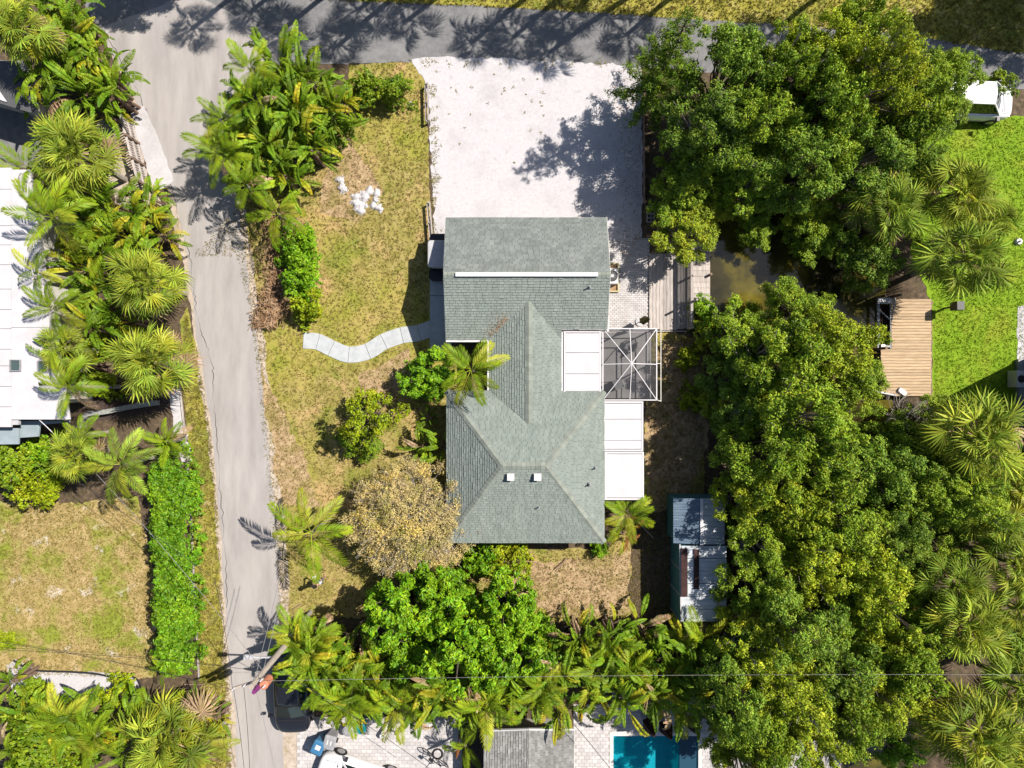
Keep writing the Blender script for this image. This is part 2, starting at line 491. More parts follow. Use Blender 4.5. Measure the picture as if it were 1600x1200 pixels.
# one terrain sheet, fine where the photo looks and stretched to the horizon
ax = np.concatenate([[-900, -300, -120, -60, -40], np.arange(-32, 32.01, .4), [40, 60, 120, 300, 900]])
ay = np.concatenate([[-900, -300, -120, -60, -40], np.arange(-30, 26.01, .4), [34, 60, 120, 300, 900]])
gx, gy = np.meshgrid(ax, ay)
gz = np.zeros_like(gx)
inc = inside(canal, gx, gy)
for dx, dy in ((.7, 0), (-.7, 0), (0, .7), (0, -.7)):
    inc2 = inside(canal, gx + dx, gy + dy)
    gz -= .22 * inc2
gz[inc] -= .5
gz[(gx > px0 - .5) & (gx < px1 + .5) & (gy > py0 - .5) & (gy < py1 + .5)] = -2.2
rs = np.random.RandomState(3)
gz -= .006 * rs.rand(*gz.shape)
nx, ny = len(ax), len(ay)
ii = np.arange(nx * ny).reshape(ny, nx)
quads = np.stack([ii[:-1, :-1], ii[:-1, 1:], ii[1:, 1:], ii[1:, :-1]], -1).reshape(-1, 4)
ground = link(bpy.data.objects.new('ground', mesh_np('ground', np.stack([gx, gy, gz], -1).reshape(-1, 3), quads, MAT['soil'])))
tag(ground, kind='structure')
w_ = MB(); w_.add([(a.x, a.y, -.42) for a in jag(canal, 1, 0)], [tuple(range(len(jag(canal, 1, 0))))])
cw = w_.build('canal_water', MAT['canal'], kind='structure')
if cw.data.polygons[0].normal.z < 0: cw.data.flip_normals()

yard_px = [(300, 400), (384, 310), (470, 270), (540, 180), (545, 103), (645, 95), (668, 130), (672, 380), (676, 540), (762, 560), (762, 858), (950, 858), (1006, 780), (1012, 520),
           (1050, 520), (1100, 530), (1100, 780), (1050, 800), (1050, 962), (800, 975), (436, 962), (430, 880), (424, 800), (412, 680), (398, 540), (388, 470), (370, 400)]
sheet('front_lawn', yard_px, .008, MAT['lawn'], amp=.07, seed=2)
sheet('bare_or_shade_ground', [(790, 868), (850, 880), (985, 862), (985, 960), (900, 968), (860, 960), (800, 920)], .012, MAT['dirt'], amp=.12, seed=3)
sheet('side_yard', [(1008, 640), (1030, 530), (1095, 540), (1105, 700), (1060, 800), (1010, 850)], .012, MAT['dirt'], amp=.14, seed=4)
sheet('bare_or_shade_ground', [(985, 800), (1060, 795), (1060, 965), (985, 965)], .013, MAT['soil'], amp=.1, seed=33)  # dark sheet added to deepen the shed's shadow on the lawn
sheet('bare_strip', [(400, 560), (430, 620), (470, 700), (500, 790), (440, 790), (426, 700)], .012, MAT['dirt'], amp=.1, seed=14)
sheet('bare_patch', [(560, 590), (640, 545), (650, 590), (600, 640), (570, 630)], .012, MAT['dirt'], amp=.1, seed=15)
sheet('bare_patch', [(510, 240), (545, 215), (600, 300), (560, 350), (500, 330)], .012, MAT['dirt'], amp=.1, seed=16)
sheet('neighbour_lawn', [(-120, 770), (60, 790), (215, 775), (240, 900), (245, 1062), (60, 1050), (-120, 1060)], .008, MAT['patchy'], amp=.1, seed=5)
sheet('green_lawn', [(1405, 245), (1470, 185), (1560, 182), (1750, 190), (1750, 660), (1456, 650), (1455, 470), (1425, 400)], .008, MAT['green'], amp=.1, seed=6)
sheet('grass_verge', [(293, 480), (318, 600), (330, 680), (340, 800), (346, 900), (352, 1000), (360, 1080), (362, 1300), (300, 1300), (312, 1080), (302, 880), (296, 700), (285, 600), (282, 500)],
      .009, MAT['verge'], amp=.06, seed=7)
sheet('grass_verge', [(470, -80), (480, 0), (560, 4), (760, 12), (1000, 26), (1200, 40), (1400, 54), (1600, 86), (1800, 105), (1800, -200), (470, -200)], .009, MAT['verge'], amp=.1, seed=8)
sheet('sandy_shoulder', [(158, 52), (250, 250), (282, 400), (298, 480), (312, 600), (326, 690), (338, 820), (346, 960), (352, 1080), (358, 1300), (470, 1300), (466, 1120), (452, 960), (450, 880),
                         (440, 760), (426, 640), (412, 530), (398, 430), (384, 330), (340, 240), (300, 100)], .010, MAT['shoulder'], amp=.07, seed=9)
lane_px = [(155, 45), (180, 95), (205, 140), (228, 190), (248, 240), (264, 290), (282, 345), (293, 400), (301, 470), (310, 540), (320, 600), (330, 660), (337, 740), (344, 820), (349, 900),
           (354, 980), (360, 1060), (368, 1120), (372, 1300), (447, 1300), (442, 1130), (440, 1060), (438, 960), (436, 880), (430, 800), (424, 740), (417, 680), (411, 610), (403, 540),
           (393, 470), (384, 400), (374, 330), (352, 280), (350, 200), (390, 150), (430, 100), (440, 60), (300, -10)]
sheet('lane', lane_px, .018, MAT['lane'], amp=.03, step=.4, seed=10)
street_px = [(60, -160), (130, 5), (160, 52), (260, 60), (350, 104), (450, 101), (560, 99), (640, 97), (700, 94), (840, 98), (1000, 107), (1200, 118), (1400, 122), (1600, 140), (1800, 160),
             (1800, 100), (1600, 84), (1400, 52), (1200, 38), (1000, 24), (760, 10), (560, 2), (480, -4), (440, -160)]
sheet('street', street_px, .014, MAT['asphalt'], amp=.04, step=.4, seed=11)
sheet('shell_driveway', [(642, 92), (700, 89), (840, 94), (1002, 104), (1004, 240), (1003, 372), (955, 376), (900, 400), (690, 400), (680, 372), (674, 270), (671, 180), (664, 128)], .024, MAT['shell'], amp=.07, step=.2, seed=12)
sheet('shell_strip', [(203, 168), (224, 166), (247, 212), (262, 255), (272, 283), (256, 296), (238, 294), (228, 255), (212, 208)], .024, MAT['shell'], amp=.05, step=.2, seed=13)
sheet('sandy_yard', [(150, 190), (205, 180), (236, 295), (260, 330), (180, 320), (165, 260)], .006, MAT['shoulder'], amp=.1, seed=17)
sheet('dark_drive', [(-150, 90), (40, 95), (70, 160), (70, 262), (-150, 262)], .008, MAT['asphalt'], amp=.03, seed=18)
sheet('mulch_bed', [(125, 630), (160, 600), (275, 625), (262, 640), (180, 655), (135, 660)], .012, MAT['mulch'], amp=.05, seed=19)
sheet('shell_bed', [(10, 1040), (25, 1030), (60, 1048), (160, 1050), (212, 1058), (218, 1075), (205, 1100), (150, 1110), (20, 1080)], .014, MAT['shell'], amp=.03, seed=20)
sheet('gravel_path', [(1590, 480), (1640, 470), (1640, 590), (1588, 560)], .016, MAT['shell'], amp=.05, seed=21)
sheet('gravel_strip', [(262, 612), (282, 606), (288, 660), (296, 720), (284, 722), (272, 670)], .014, MAT['shell'], amp=.05, seed=22)
ribbon('road_crack', [(170, 60), (195, 105), (222, 160), (244, 215), (262, 275), (285, 360), (297, 400), (303, 450), (306, 480), (314, 515), (325, 545), (332, 575), (334, 620), (339, 680), (343, 740), (347, 800), (352, 870), (355, 950)],
       lambda t: .022 + .016 * math.sin(t * 60), .021, MAT['darkcrack'], amp=.035, seed=5, kind='structure')
# curved garden path, cast in bays
pc = smooth_path([V((*P(x, y).to_2d(), 0)) for x, y in [(474, 532), (497, 534), (518, 544), (545, 554), (575, 549), (600, 534), (628, 524), (655, 520), (694, 506)]], 6)
path = bpy.data.objects.new('garden_path', None); link(path); tag(path, kind='structure')
for i in range(0, len(pc) - 1, 6):
    seg = pc[i:i + 7]
    Lp, Rp = [], []
    for j, p in enumerate(seg):
        g = i + j
        d = (pc[min(g + 1, len(pc) - 1)] - pc[max(g - 1, 0)]).normalized(); nrm = V((-d.y, d.x, 0))
        e = d * (.012 if j == 0 else (-.012 if j == len(seg) - 1 else 0))
        Lp.append(p + nrm * .42 + e); Rp.append(p - nrm * .42 + e)
    MB().prism([(q.x, q.y) for q in Rp + Lp[::-1]], .0, .05).build('path_slab', MAT['concrete'], path)
wx0, wx1 = P(672, 0).x, P(706, 0).x
for a, b in ((425, 462), (462, 500), (500, 548)):
    MB().box(((wx0 + wx1) / 2, (P(0, a).y + P(0, b).y) / 2, .026), (wx1 - wx0, P(0, a).y - P(0, b).y - .025, .056)).build('path_slab', MAT['concrete'], path)


# grass blades
def blades(name, poly, n, m, hmin=.05, hmax=.13, seed=1, excl=(), wid=.022):
    r = np.random.RandomState(seed)
    pw = np.array([[p[0], p[1]] for p in poly])
    lo, hi = pw.min(0), pw.max(0)
    x = r.uniform(lo[0], hi[0], n * 2); y = r.uniform(lo[1], hi[1], n * 2)
    k = inside(poly, x, y)
    for e in excl: k &= ~inside(e, x, y)
    x, y = x[k][:n], y[k][:n]
    n = len(x)
    nb = 4
    x = np.repeat(x, nb) + r.normal(0, .035, n * nb); y = np.repeat(y, nb) + r.normal(0, .035, n * nb)
    a = r.uniform(0, 2 * np.pi, n * nb); h = r.uniform(hmin, hmax, n * nb); w = r.uniform(.6, 1.2, n * nb) * wid
    ln = r.uniform(.2, 1.0, n * nb) * h
    b = r.uniform(0, 2 * np.pi, n * nb)
    z0 = .01
    v0 = np.stack([x - w * np.cos(a), y - w * np.sin(a), np.full_like(x, z0)], -1)
    v1 = np.stack([x + w * np.cos(a), y + w * np.sin(a), np.full_like(x, z0)], -1)
    v2 = np.stack([x + ln * np.cos(b), y + ln * np.sin(b), z0 + h], -1)
    v = np.stack([v0, v1, v2], 1).reshape(-1, 3)
    f = np.arange(len(v)).reshape(-1, 3)
    o = link(bpy.data.objects.new(name, mesh_np(name, v, f, m)))
    return o


house_ex = pix([(690, 350), (950, 350), (1015, 400), (1015, 790), (950, 850), (700, 850)])
path_ex = [(q.x, q.y) for q in [p + V((0, .5, 0)) for p in pc] + [p - V((0, .5, 0)) for p in pc[::-1]]]
sh_ex = pix([(640, 88), (1006, 100), (1006, 380), (674, 390), (670, 150)])
walk_ex = pix([(668, 420), (706, 420), (706, 552), (668, 552)])
EX = (house_ex, path_ex, sh_ex, walk_ex)
tag(blades('lawn_grass', pix(yard_px), 34000, MAT['grassdry'], .04, .1, 1, EX), 'short dry yellowed grass blades of the front lawn', 'grass', kind='stuff')
tag(blades('lawn_grass', pix([(0, 790), (215, 780), (240, 900), (245, 1058), (0, 1052)]), 10000, MAT['grassdry'], .04, .1, 2), 'sparse dry grass on the patchy neighbouring lawn', 'grass', kind='stuff')
tag(blades('lawn_grass', pix([(1405, 245), (1470, 188), (1610, 184), (1610, 650), (1460, 645), (1458, 470)]), 14000, MAT['grassgreen'], .02, .05, 3), 'lush green grass beside the timber dock', 'grass', kind='stuff')
tag(blades('lawn_grass', pix([(290, 480), (318, 600), (330, 680), (340, 800), (346, 900), (352, 1000), (360, 1080), (362, 1210), (305, 1210), (310, 1080), (302, 880), (296, 700), (285, 600)]), 6000, MAT['grassdry'], .05, .12, 4),
    'strip of grass between the lane and the clipped hedge', 'grass', kind='stuff')
tag(blades('lawn_grass', pix([(470, -40), (480, 0), (560, 4), (760, 12), (1000, 26), (1200, 40), (1400, 54), (1600, 86), (1600, -40)]), 8000, MAT['grassdry'], .06, .16, 5),
    'yellow grass verge along the top of the street', 'grass', kind='stuff')
# weeds poking through the shell driveway
mbw = random.Random(5)
wd = []
for k in range(46):
    q = P(mbw.uniform(672, 860), 100 + abs(mbw.gauss(0, 60)) + mbw.uniform(0, 40)) if k < 30 else P(mbw.uniform(672, 690), mbw.uniform(110, 370))
    wd.append((q.x, q.y, mbw.uniform(.02, .1)))
for k in range(90):
    q = P(674 + abs(mbw.gauss(0, 5)), mbw.uniform(135, 372)) if k < 60 else P(mbw.uniform(650, 990), 95 + abs(mbw.gauss(0, 5)))
    wd.append((q.x, q.y, mbw.uniform(.06, .2)))
vv = []
for (x, y, r_) in wd:
    for j in range(int(4 + r_ * 60)):
        a = mbw.uniform(0, 6.28); d = r_ * math.sqrt(mbw.random()); b = mbw.uniform(0, 6.28)
        cx, cy = x + d * math.cos(a), y + d * math.sin(a)
        vv += [(cx, cy, .02), (cx + .05 * math.cos(b), cy + .05 * math.sin(b), .05), (cx + .05 * math.cos(b + 1), cy + .05 * math.sin(b + 1), .06)]
wo = link(bpy.data.objects.new('weeds', mesh_np('weeds', vv, np.arange(len(vv)).reshape(-1, 3), MAT['grassdry'])))
tag(wo, 'small weeds scattered over the white shell driveway', 'weeds', kind='stuff')
# ------------------------------------------------------------------ buildings
def clip(poly, a0, a1, b0, b1):
    def cut(ps, ax, val, keep_hi):
        out = []
        for i in range(len(ps)):
            p, q = ps[i], ps[(i + 1) % len(ps)]
            pi = (p[ax] >= val) == keep_hi or p[ax] == val; qi = (q[ax] >= val) == keep_hi or q[ax] == val
            if pi: out.append(p)
            if pi != qi:
                t = (val - p[ax]) / (q[ax] - p[ax])
                out.append((p[0] + (q[0] - p[0]) * t, p[1] + (q[1] - p[1]) * t))
        return out
    for ax, v, k in ((0, a0, True), (0, a1, False), (1, b0, True), (1, b1, False)):
        poly = cut(poly, ax, v, k)
        if len(poly) < 3: return []
    return poly


def roof_face(poly, up, m, parent, seed=1, expo=.132, tab=.28, lift=.03, deckm=None, name='shingles'):
    """poly: 3D points of a planar face; up: horizontal direction pointing up the slope. Lays real overlapping tabs."""
    poly = [V(p) for p in poly]
    n = (poly[1] - poly[0]).cross(poly[2] - poly[0]).normalized()
    if n.z < 0: n = -n; poly = poly[::-1]
    upv = V((up[0], up[1], 0)); v = (upv - n * upv.dot(n)).normalized(); u = v.cross(n).normalized()
    MB().add(poly, [tuple(range(len(poly)))]).build('roof_deck', deckm or MAT['deck'], parent)
    o = min(poly, key=lambda p: p.dot(v))
    p2 = [((p - o).dot(u), (p - o).dot(v)) for p in poly]
    r = random.Random(seed)
    amin, amax = min(p[0] for p in p2), max(p[0] for p in p2); bmax = max(p[1] for p in p2)
    mb = MB()
    j = 0; b = 0.0
    while b < bmax:
        off = (j % 2) * tab / 2 + r.uniform(-.03, .03)
        a = amin - tab + off
        while a < amax:
            w = tab * r.uniform(.9, 1.1)
            drop = r.uniform(-.008, .008)
            c = clip(p2, a + .006, a + w - .006, b + drop, min(b + expo + .004, bmax))
            if len(c) >= 3:
                ext = r.choice((.8, .9, .95, 1.0, 1.05, 1.1, 1.35)) * r.uniform(.85, 1.15) * lift
                def top(p): return o + u * p[0] + v * p[1] + n * (.004 + ext * max(0, 1 - (p[1] - b) / expo))
                k = len(c)
                vs_ = [top(p) for p in c]
                fs = [tuple(range(k))]
                b0 = min(p[1] for p in c)
                for i in range(k):
                    p, q = c[i], c[(i + 1) % k]
                    if abs(p[1] - b0) < 1e-6 and abs(q[1] - b0) < 1e-6:
                        s0 = len(vs_)
                        vs_ += [o + u * p[0] + v * p[1], o + u * q[0] + v * q[1]]
                        fs.append((i, s0, s0 + 1, (i + 1) % k))
                mb.add(vs_, fs)
            a += w
        b += expo; j += 1
    return mb.build(name, m, parent, kind='stuff')


def ridge_caps(a, b, parent, m=None, w=.17, name='ridge_cap'):
    """overlapping cap shingles bent over a hip or ridge"""
    a = V(a); b = V(b); d = (b - a); L = d.length; d.normalize()
    side = V((-d.y, d.x, 0)).normalized()
    n = max(2, int(L / .2)); mb = MB()
    for i in range(n):
        p = a.lerp(b, i / n) + V((0, 0, .03 + .022)); q = a.lerp(b, min(1, (i + 1.15) / n)) + V((0, 0, .034))
        dz = V((0, 0, -.075))
        mb.add([p + side * w + dz, p, p - side * w + dz, q - side * w + dz, q, q + side * w + dz], [(0, 1, 4, 5), (1, 2, 3, 4)])
    return mb.build(name, m or MAT['cap'], parent, kind='stuff')


house = thing('house', 'grey green shingled house with a gable block and hipped wing in mid plot', 'house', (0, 0, 0))
E = 2.4
# gable block
gx0, gx1, gyN, gyS, gyR, gR = -3.22, 4.62, 8.10, 2.16, 5.13, 3.65
roof_face([(gx0, gyN, E), (gx1, gyN, E), (gx1, gyR, gR), (gx0, gyR, gR)], (0, -1), MAT['shingle2'], house, 1)
roof_face([(gx0, gyS, E), (gx0, gyR, gR), (2.4, gyR, gR), (2.4, gyS, E)], (0, 1), MAT['shingle'], house, 2)
zS = E + (2.66 - gyS) * (gR - E) / (gyR - gyS)
roof_face([(2.4, 2.66, zS), (2.4, gyR, gR), (gx1, gyR, gR), (gx1, 2.66, zS)], (0, 1), MAT['shingle'], house, 3)
# hipped south wing
hx0, hx1, hyS, hyN, hR = -3.18, 4.49, -7.73, -.34, 4.05
rA, rB = (-.445, -3.80, hR), (1.54, -3.80, hR)
roof_face([(hx0, hyS, E), (hx1, hyS, E), rB, rA], (0, 1), MAT['shingle'], house, 4)
roof_face([(hx0, hyN, E), rA, rB, (hx1, hyN, E)], (0, -1), MAT['shingle'], house, 5)
roof_face([(hx0, hyS, E), rA, (hx0, hyN, E)], (1, 0), MAT['shingle'], house, 6)
roof_face([(hx1, hyS, E), (hx1, hyN, E), rB], (-1, 0), MAT['shingle'], house, 7)
# connecting ridge between the two
cx0, cx1, cr, cz = -1.09, 2.40, .80, 3.16
roof_face([(cx0, 2.10, E), (cr, 3.93, cz), (cr, -1.86, cz), (cx0, -.34, E)], (1, 0), MAT['shingle'], house, 8)
roof_face([(cx1, 2.66, E), (cx1, -.34, E), (cr, -1.86, cz), (cr, 3.93, cz)], (-1, 0), MAT['shingle'], house, 9)
for a, b in (((hx0, hyS, E), rA), ((hx0, hyN, E), rA), ((hx1, hyS, E), rB), ((hx1, hyN, E), rB), (rA, rB), ((cr, 3.9, cz), (cr, -1.86, cz))):
    ridge_caps(a, b, house)
ridge_caps((gx0, gyR, gR), (gx1, gyR, gR), house, w=.14)
a = P(712, 430, gR).x; b = P(934, 430, gR).x
MB().box(((a + b) / 2, gyR, gR + .085), (b - a, .19, .09)).build('ridge_vent', MAT['white'], house)
# walls, gables, fascias
def wallbox(x0, x1, y0, y1, z0, z1):
    mb = MB()
    t = .15
    for c, d in ((((x0 + x1) / 2, y0, (z0 + z1) / 2), (x1 - x0, t, z1 - z0)), (((x0 + x1) / 2, y1, (z0 + z1) / 2), (x1 - x0, t, z1 - z0)),
                 ((x0, (y0 + y1) / 2, (z0 + z1) / 2), (t, y1 - y0 - t, z1 - z0)), ((x1, (y0 + y1) / 2, (z0 + z1) / 2), (t, y1 - y0 - t, z1 - z0))):
        mb.box(c, d)
    return mb
mb = wallbox(gx0 + .38, gx1 - .38, gyS + .45, gyN - .45, -.05, E + .02)
for x in (gx0 + .38, gx1 - .38):
    mb.add([(x - .07, gyS + .42, E), (x - .07, gyN - .42, E), (x - .07, gyR, gR - .08), (x + .07, gyS + .42, E), (x + .07, gyN - .42, E), (x + .07, gyR, gR - .08)], [(0, 2, 1), (3, 4, 5)])
mb.build('wall', MAT['wall'], house)
wallbox(hx0 + .45, hx1 - .45, hyS + .45, hyN - .45, -.05, E - .02).build('wall', MAT['wall'], house)
wallbox(cx0 + .4, cx1 - .3, hyN - .4, gyS + .4, -.05, E - .02).build('wall', MAT['wall'], house)
fz = E - .09
for a, b in (((gx0, gyN, fz), (gx1, gyN, fz)), ((gx0, gyS, fz), (cx0, gyS, fz)), ((hx0, hyS, fz), (hx1, hyS, fz)), ((hx0, hyS, fz), (hx0, hyN, fz)),
             ((hx1, hyS, fz), (hx1, hyN, fz)), ((cx0, gyS, fz), (cx0, hyN, fz)), ((hx0, hyN, fz), (cx0, hyN, fz)),
             ((gx0, gyN, fz), (gx0, gyR, gR - .09)), ((gx0, gyS, fz), (gx0, gyR, gR - .09)), ((gx1, gyN, fz), (gx1, gyR, gR - .09)), ((gx1, 2.66, zS - .09), (gx1, gyR, gR - .09)),
             ((cx1, 2.64, zS - .09), (gx1, 2.64, zS - .09))):
    MB().beam(a, b, .035, .16).build('fascia', MAT['trim'], house)
# white gutter along the short south eave of the gable and the inner corner
for a, b in (((gx0, gyS - .07, E - .05), (cx0 - .05, gyS - .07, E - .05)), ((cx0 - .07, gyS - .1, E - .05), (cx0 - .07, -.3, E - .05)), ((gx1 + .05, 3.35, 2.5), (gx1 + .05, 2.55, 2.35))):
    MB().beam(a, b, .09, .09).build('gutter', MAT['white'], house)
# plumbing pipes and square roof vents
def roofz(x, y):
    if y < -3.8: return E + (y - hyS) * (hR - E) / (-3.80 - hyS)
    return E + (hx1 - x) * (hR - E) / (hx1 - rB[0])
for (px, py) in ((798, 745), (840, 745)):
    p = P(px, py, 3.95); z = roofz(p.x, p.y)
    v = MB().box((p.x, p.y, z + .1), (.27, .27, .2)).box((p.x, p.y, z + .22), (.33, .33, .05)).build('roof_vent', MAT['white'], house)
for (px, py, z0) in ((842, 792, 3.15), (921, 757, 3.0), (930, 731, 2.75), (921, 449, 3.45)):
    p = P(px, py, z0)
    MB().disc((p.x, p.y), .1, z0 - .05, z0 + .07, 10, 0, .05).tube([(p.x, p.y, z0), (p.x, p.y, z0 + .3)], .035, 8).build('vent_pipe', MAT['grey'], house)
# fallen leaves in the valley
r = np.random.RandomState(8)
vv = []
for k in range(420):
    t = r.rand() ** .8; s = abs(r.normal(0, .3))
    x = cx0 + (cr - cx0) * (.02 + .5 * t) - s * .9 * r.rand() - .04; y = 2.16 + (3.93 - 2.1) * (.02 + .5 * t) + s * r.rand()
    z = E + (y - gyS) * (gR - E) / (gyR - gyS) + .045 + .03 * r.rand()
    if r.rand() < .3: x -= abs(r.normal(0, .35)); 
    a = r.rand() * 6.28; L = .02 + .05 * r.rand()
    vv += [(x, y, z), (x + L * math.cos(a), y + L * math.sin(a), z + .02), (x + L * .6 * math.cos(a + .7), y + L * .6 * math.sin(a + .7), z + .01)]
tag(link(bpy.data.objects.new('fallen_leaves', mesh_np('fallen_leaves', vv, np.arange(len(vv)).reshape(-1, 3), MAT['debris'])), house), kind='stuff')

# white insulated patio roofs on the east side (parts of the house)
def patio_roof(x0, x1, y0, y1, z, seams, edge=.09):
    a = P(x0, y0, z); b = P(x1, y1, z)
    fr = MB()
    fr.box(((a.x + b.x) / 2, a.y - .04, z - .06), (b.x - a.x, .08, .16)).box(((a.x + b.x) / 2, b.y + .04, z - .06), (b.x - a.x, .08, .16))
    fr.box((a.x + .04, (a.y + b.y) / 2, z - .06), (.08, a.y - b.y - .16, .16)).box((b.x - .04, (a.y + b.y) / 2, z - .06), (.08, a.y - b.y - .16, .16))
    o = fr.build('patio_roof', MAT['white'], house)
    ys = [a.y - .1] + [P(0, s, z).y for s in seams] + [b.y + .1]
    for i in range(len(ys) - 1):
        MB().box(((a.x + b.x) / 2, (ys[i] + ys[i + 1]) / 2, z - .045), (b.x - a.x - .18, ys[i] - ys[i + 1] - .022, .1)).build('roof_panel', MAT['whitedirty'], o)
    sh = MB().box(((a.x + b.x) / 2, (a.y + b.y) / 2, z - .15), (b.x - a.x - .16, a.y - b.y - .16, .05)).build('under_panel', MAT['grey'], o)
    return o
patio_roof(881, 939, 517, 621, 2.42, [551, 584])
patio_roof(938, 1005, 627, 705, 2.3, [655, 688])
patio_roof(945, 1006, 706, 781, 2.2, [])
for a, b in (((878, 518), (878, 621)), ((936, 628), (936, 705))):
    A = P(*a, 2.45); B = P(*b, 2.45)
    MB().beam((A.x, A.y, 2.36), (B.x, B.y, 2.36), .1, .12).build('gutter', MAT['white'], house)
for px, py in ((1002, 630), (1002, 702), (1003, 778)):
    p = P(px, py, 2.2)
    MB().box((p.x - .05, p.y, 1.07), (.08, .08, 2.1)).build('post', MAT['white'], house)

# screened patio cage
z0, zp = 2.35, 2.75
sc_ = thing('screen_enclosure', 'white framed patio screen cage with dark mesh and spoked roof', 'screen enclosure', P(985, 568, 0))
def W(px, py, z): return P(px, py, z)
def loc(p, t): return p - t.location
c4 = [W(942, 513.5, z0), W(1026, 513.5, z0), W(1026, 625, z0), W(942, 625, z0)]
pk = W(987, 568, zp)
def fbeam(a, b, w=.07, par=sc_, name='frame_beam', m='white'): return MB().beam(loc(V(a), par), loc(V(b), par), w, w).build(name, MAT[m], par)
for i in range(4): fbeam(c4[i], c4[(i + 1) % 4], .05)
for q in c4 + [(c4[0] + c4[1]) / 2, (c4[1] + c4[2]) / 2, (c4[2] + c4[3]) / 2, (c4[3] + c4[0]) / 2]:
    fbeam(q + V((0, 0, .02)), pk + V((0, 0, .02)), .034)
for i in range(4):
    tri = MB().add([loc(c4[i], sc_), loc(c4[(i + 1) % 4], sc_), loc(pk, sc_)], [(0, 1, 2)])
    tri.build('screen_panel', MAT['screen'], sc_)
for q in c4[1:3] + [(c4[1] + c4[2]) / 2, (c4[0] + c4[1]) / 2, c4[0], c4[3]]:
    fbeam(V((q.x, q.y, .04)), V((q.x, q.y, z0 - .04)), .06, name='post')
fbeam((c4[1].x - .02, c4[1].y - .08, .08), (c4[2].x - .02, c4[2].y + .08, .08), .06)
fbeam((c4[0].x + .1, c4[0].y - .02, .9), (c4[1].x - .1, c4[1].y - .02, .9), .05)
fbeam((c4[1].x - .02, c4[1].y - .08, .9), (c4[2].x - .02, c4[2].y + .08, .9), .05)
for a, b in ((c4[0], c4[1]), (c4[1], c4[2])):
    a2, b2 = loc(a, sc_), loc(b, sc_)
    MB().add([(a2.x, a2.y, .1), (b2.x, b2.y, .1), (b2.x, b2.y, z0 - .06), (a2.x, a2.y, z0 - .06)], [(0, 1, 2, 3)]).build('screen_panel', MAT['screen'], sc_)
q = [W(1033, 515, z0), W(1033, 627, z0)]
fbeam(q[0] + V((0, 0, -.05)), q[1] + V((0, 0, -.05)), .03, m='trim', name='guide_rail'); fbeam(W(1027, 568, z0), W(1033, 568, z0), .03, m='trim', name='guide_rail'); fbeam(W(1027, 625, z0), W(1033, 627, z0), .03, m='trim', name='guide_rail')
fl = sheet('patio_floor', [(936, 516), (1016, 516), (1016, 622), (936, 622)], .03, MAT['paver'], amp=0)
for i, (px, py) in enumerate(((965, 600), (985, 540))):
    p = P(px, py, .4)
    ch = thing('patio_chair', ['low grey chair near the south corner inside the screen cage', 'low grey chair near the north rail inside the screen cage'][i], 'chair', (p.x, p.y, .032), .4 + 2.4 * i, 'chairs inside the screen cage')
    MB().box((0, 0, .4), (.5, .5, .06)).build('seat', MAT['grey'], ch)
    MB().box((-.25, 0, .66), (.05, .5, .5)).build('backrest', MAT['grey'], ch)
    for sx in (-.22, .22):
        for sy in (-.22, .22): MB().box((sx, sy, .185), (.04, .04, .37)).build('leg', MAT['dark'], ch)

# air conditioner in its timber bed
p = P(955, 432, .5)
ac = thing('air_conditioner', 'white outdoor air conditioner with a round fan beside the gable wall', 'air conditioner', (p.x + .02, p.y, .05))
b_ = MB(); b_.box((0, 0, .33), (.62, .78, .66)); b_.build('casing', MAT['white'], ac)
MB().disc((0, 0), .29, .66, .675, 24).build('fan_well', MAT['dark'], ac)
g = MB()
for k in range(12):
    a = math.pi * k / 12
    g.beam((-.28 * math.cos(a), -.28 * math.sin(a), .69), (.28 * math.cos(a), .28 * math.sin(a), .69), .008, .008)
g.build('fan_guard', MAT['grey'], ac, kind='stuff')
MB().disc((0, 0), .09, .676, .72, 12).build('fan_hub', MAT['palegrey'], ac)
tf = thing('timber_bed', 'pale timber frame holding soil around the air conditioner', 'planter frame', (p.x, p.y, 0))
yl = mat('yellow_timber', (.42, .36, .2), rough=.8)
for c, d in (((.42, 0, .09), (.07, 1.5, .18)), ((-.42, 0, .09), (.07, 1.5, .18)), ((0, .715, .09), (.76, .07, .18)), ((0, -.715, .09), (.76, .07, .18))): MB().box(c, d).build('board', yl, tf)
MB().box((0, 0, .05), (.76, 1.35, .06)).build('soil', MAT['debris'], tf)

# golf cart beside the west gable wall
gc = thing('golf_cart', 'golf cart with a pale grey canopy parked under the west gable eave', 'golf cart', P(686, 401, 1.0) * V((1, 1, 0)) if False else (P(686, 401, 1.0).x + .05, P(686, 401, 1.0).y, 0))
cp = MB()
for z, s in ((1.78, .9), (1.84, 1.0), (1.88, .97)):
    pass
def rrect(w, l, r_, n=4):
    out = []
    for cx, cy, a0 in ((w / 2 - r_, l / 2 - r_, 0), (-w / 2 + r_, l / 2 - r_, 90), (-w / 2 + r_, -l / 2 + r_, 180), (w / 2 - r_, -l / 2 + r_, 270)):
        for k in range(n + 1):
            a = math.radians(a0 + 90 * k / n); out.append((cx + r_ * math.cos(a), cy + r_ * math.sin(a)))
    return out
def loft(mb, rings, cap=True, m=0):
    n = len(rings[0]); vs_ = [p for r_ in rings for p in r_]; fs = []
    for i in range(len(rings) - 1):
        for k in range(n):
            k2 = (k + 1) % n
            fs.append((i * n + k, i * n + k2, (i + 1) * n + k2, (i + 1) * n + k))
    if cap:
        fs.append(tuple(range(n - 1, -1, -1))); fs.append(tuple((len(rings) - 1) * n + k for k in range(n)))
    return mb.add(vs_, fs, m)
loft(cp, [[(x, y, z) for x, y in rrect(w, l, .14)] for z, w, l in ((1.70, 1.02, 1.3), (1.75, 1.08, 1.36), (1.79, 1.04, 1.32), (1.8, .9, 1.2))])
cp.build('canopy', MAT['palegrey'], gc)
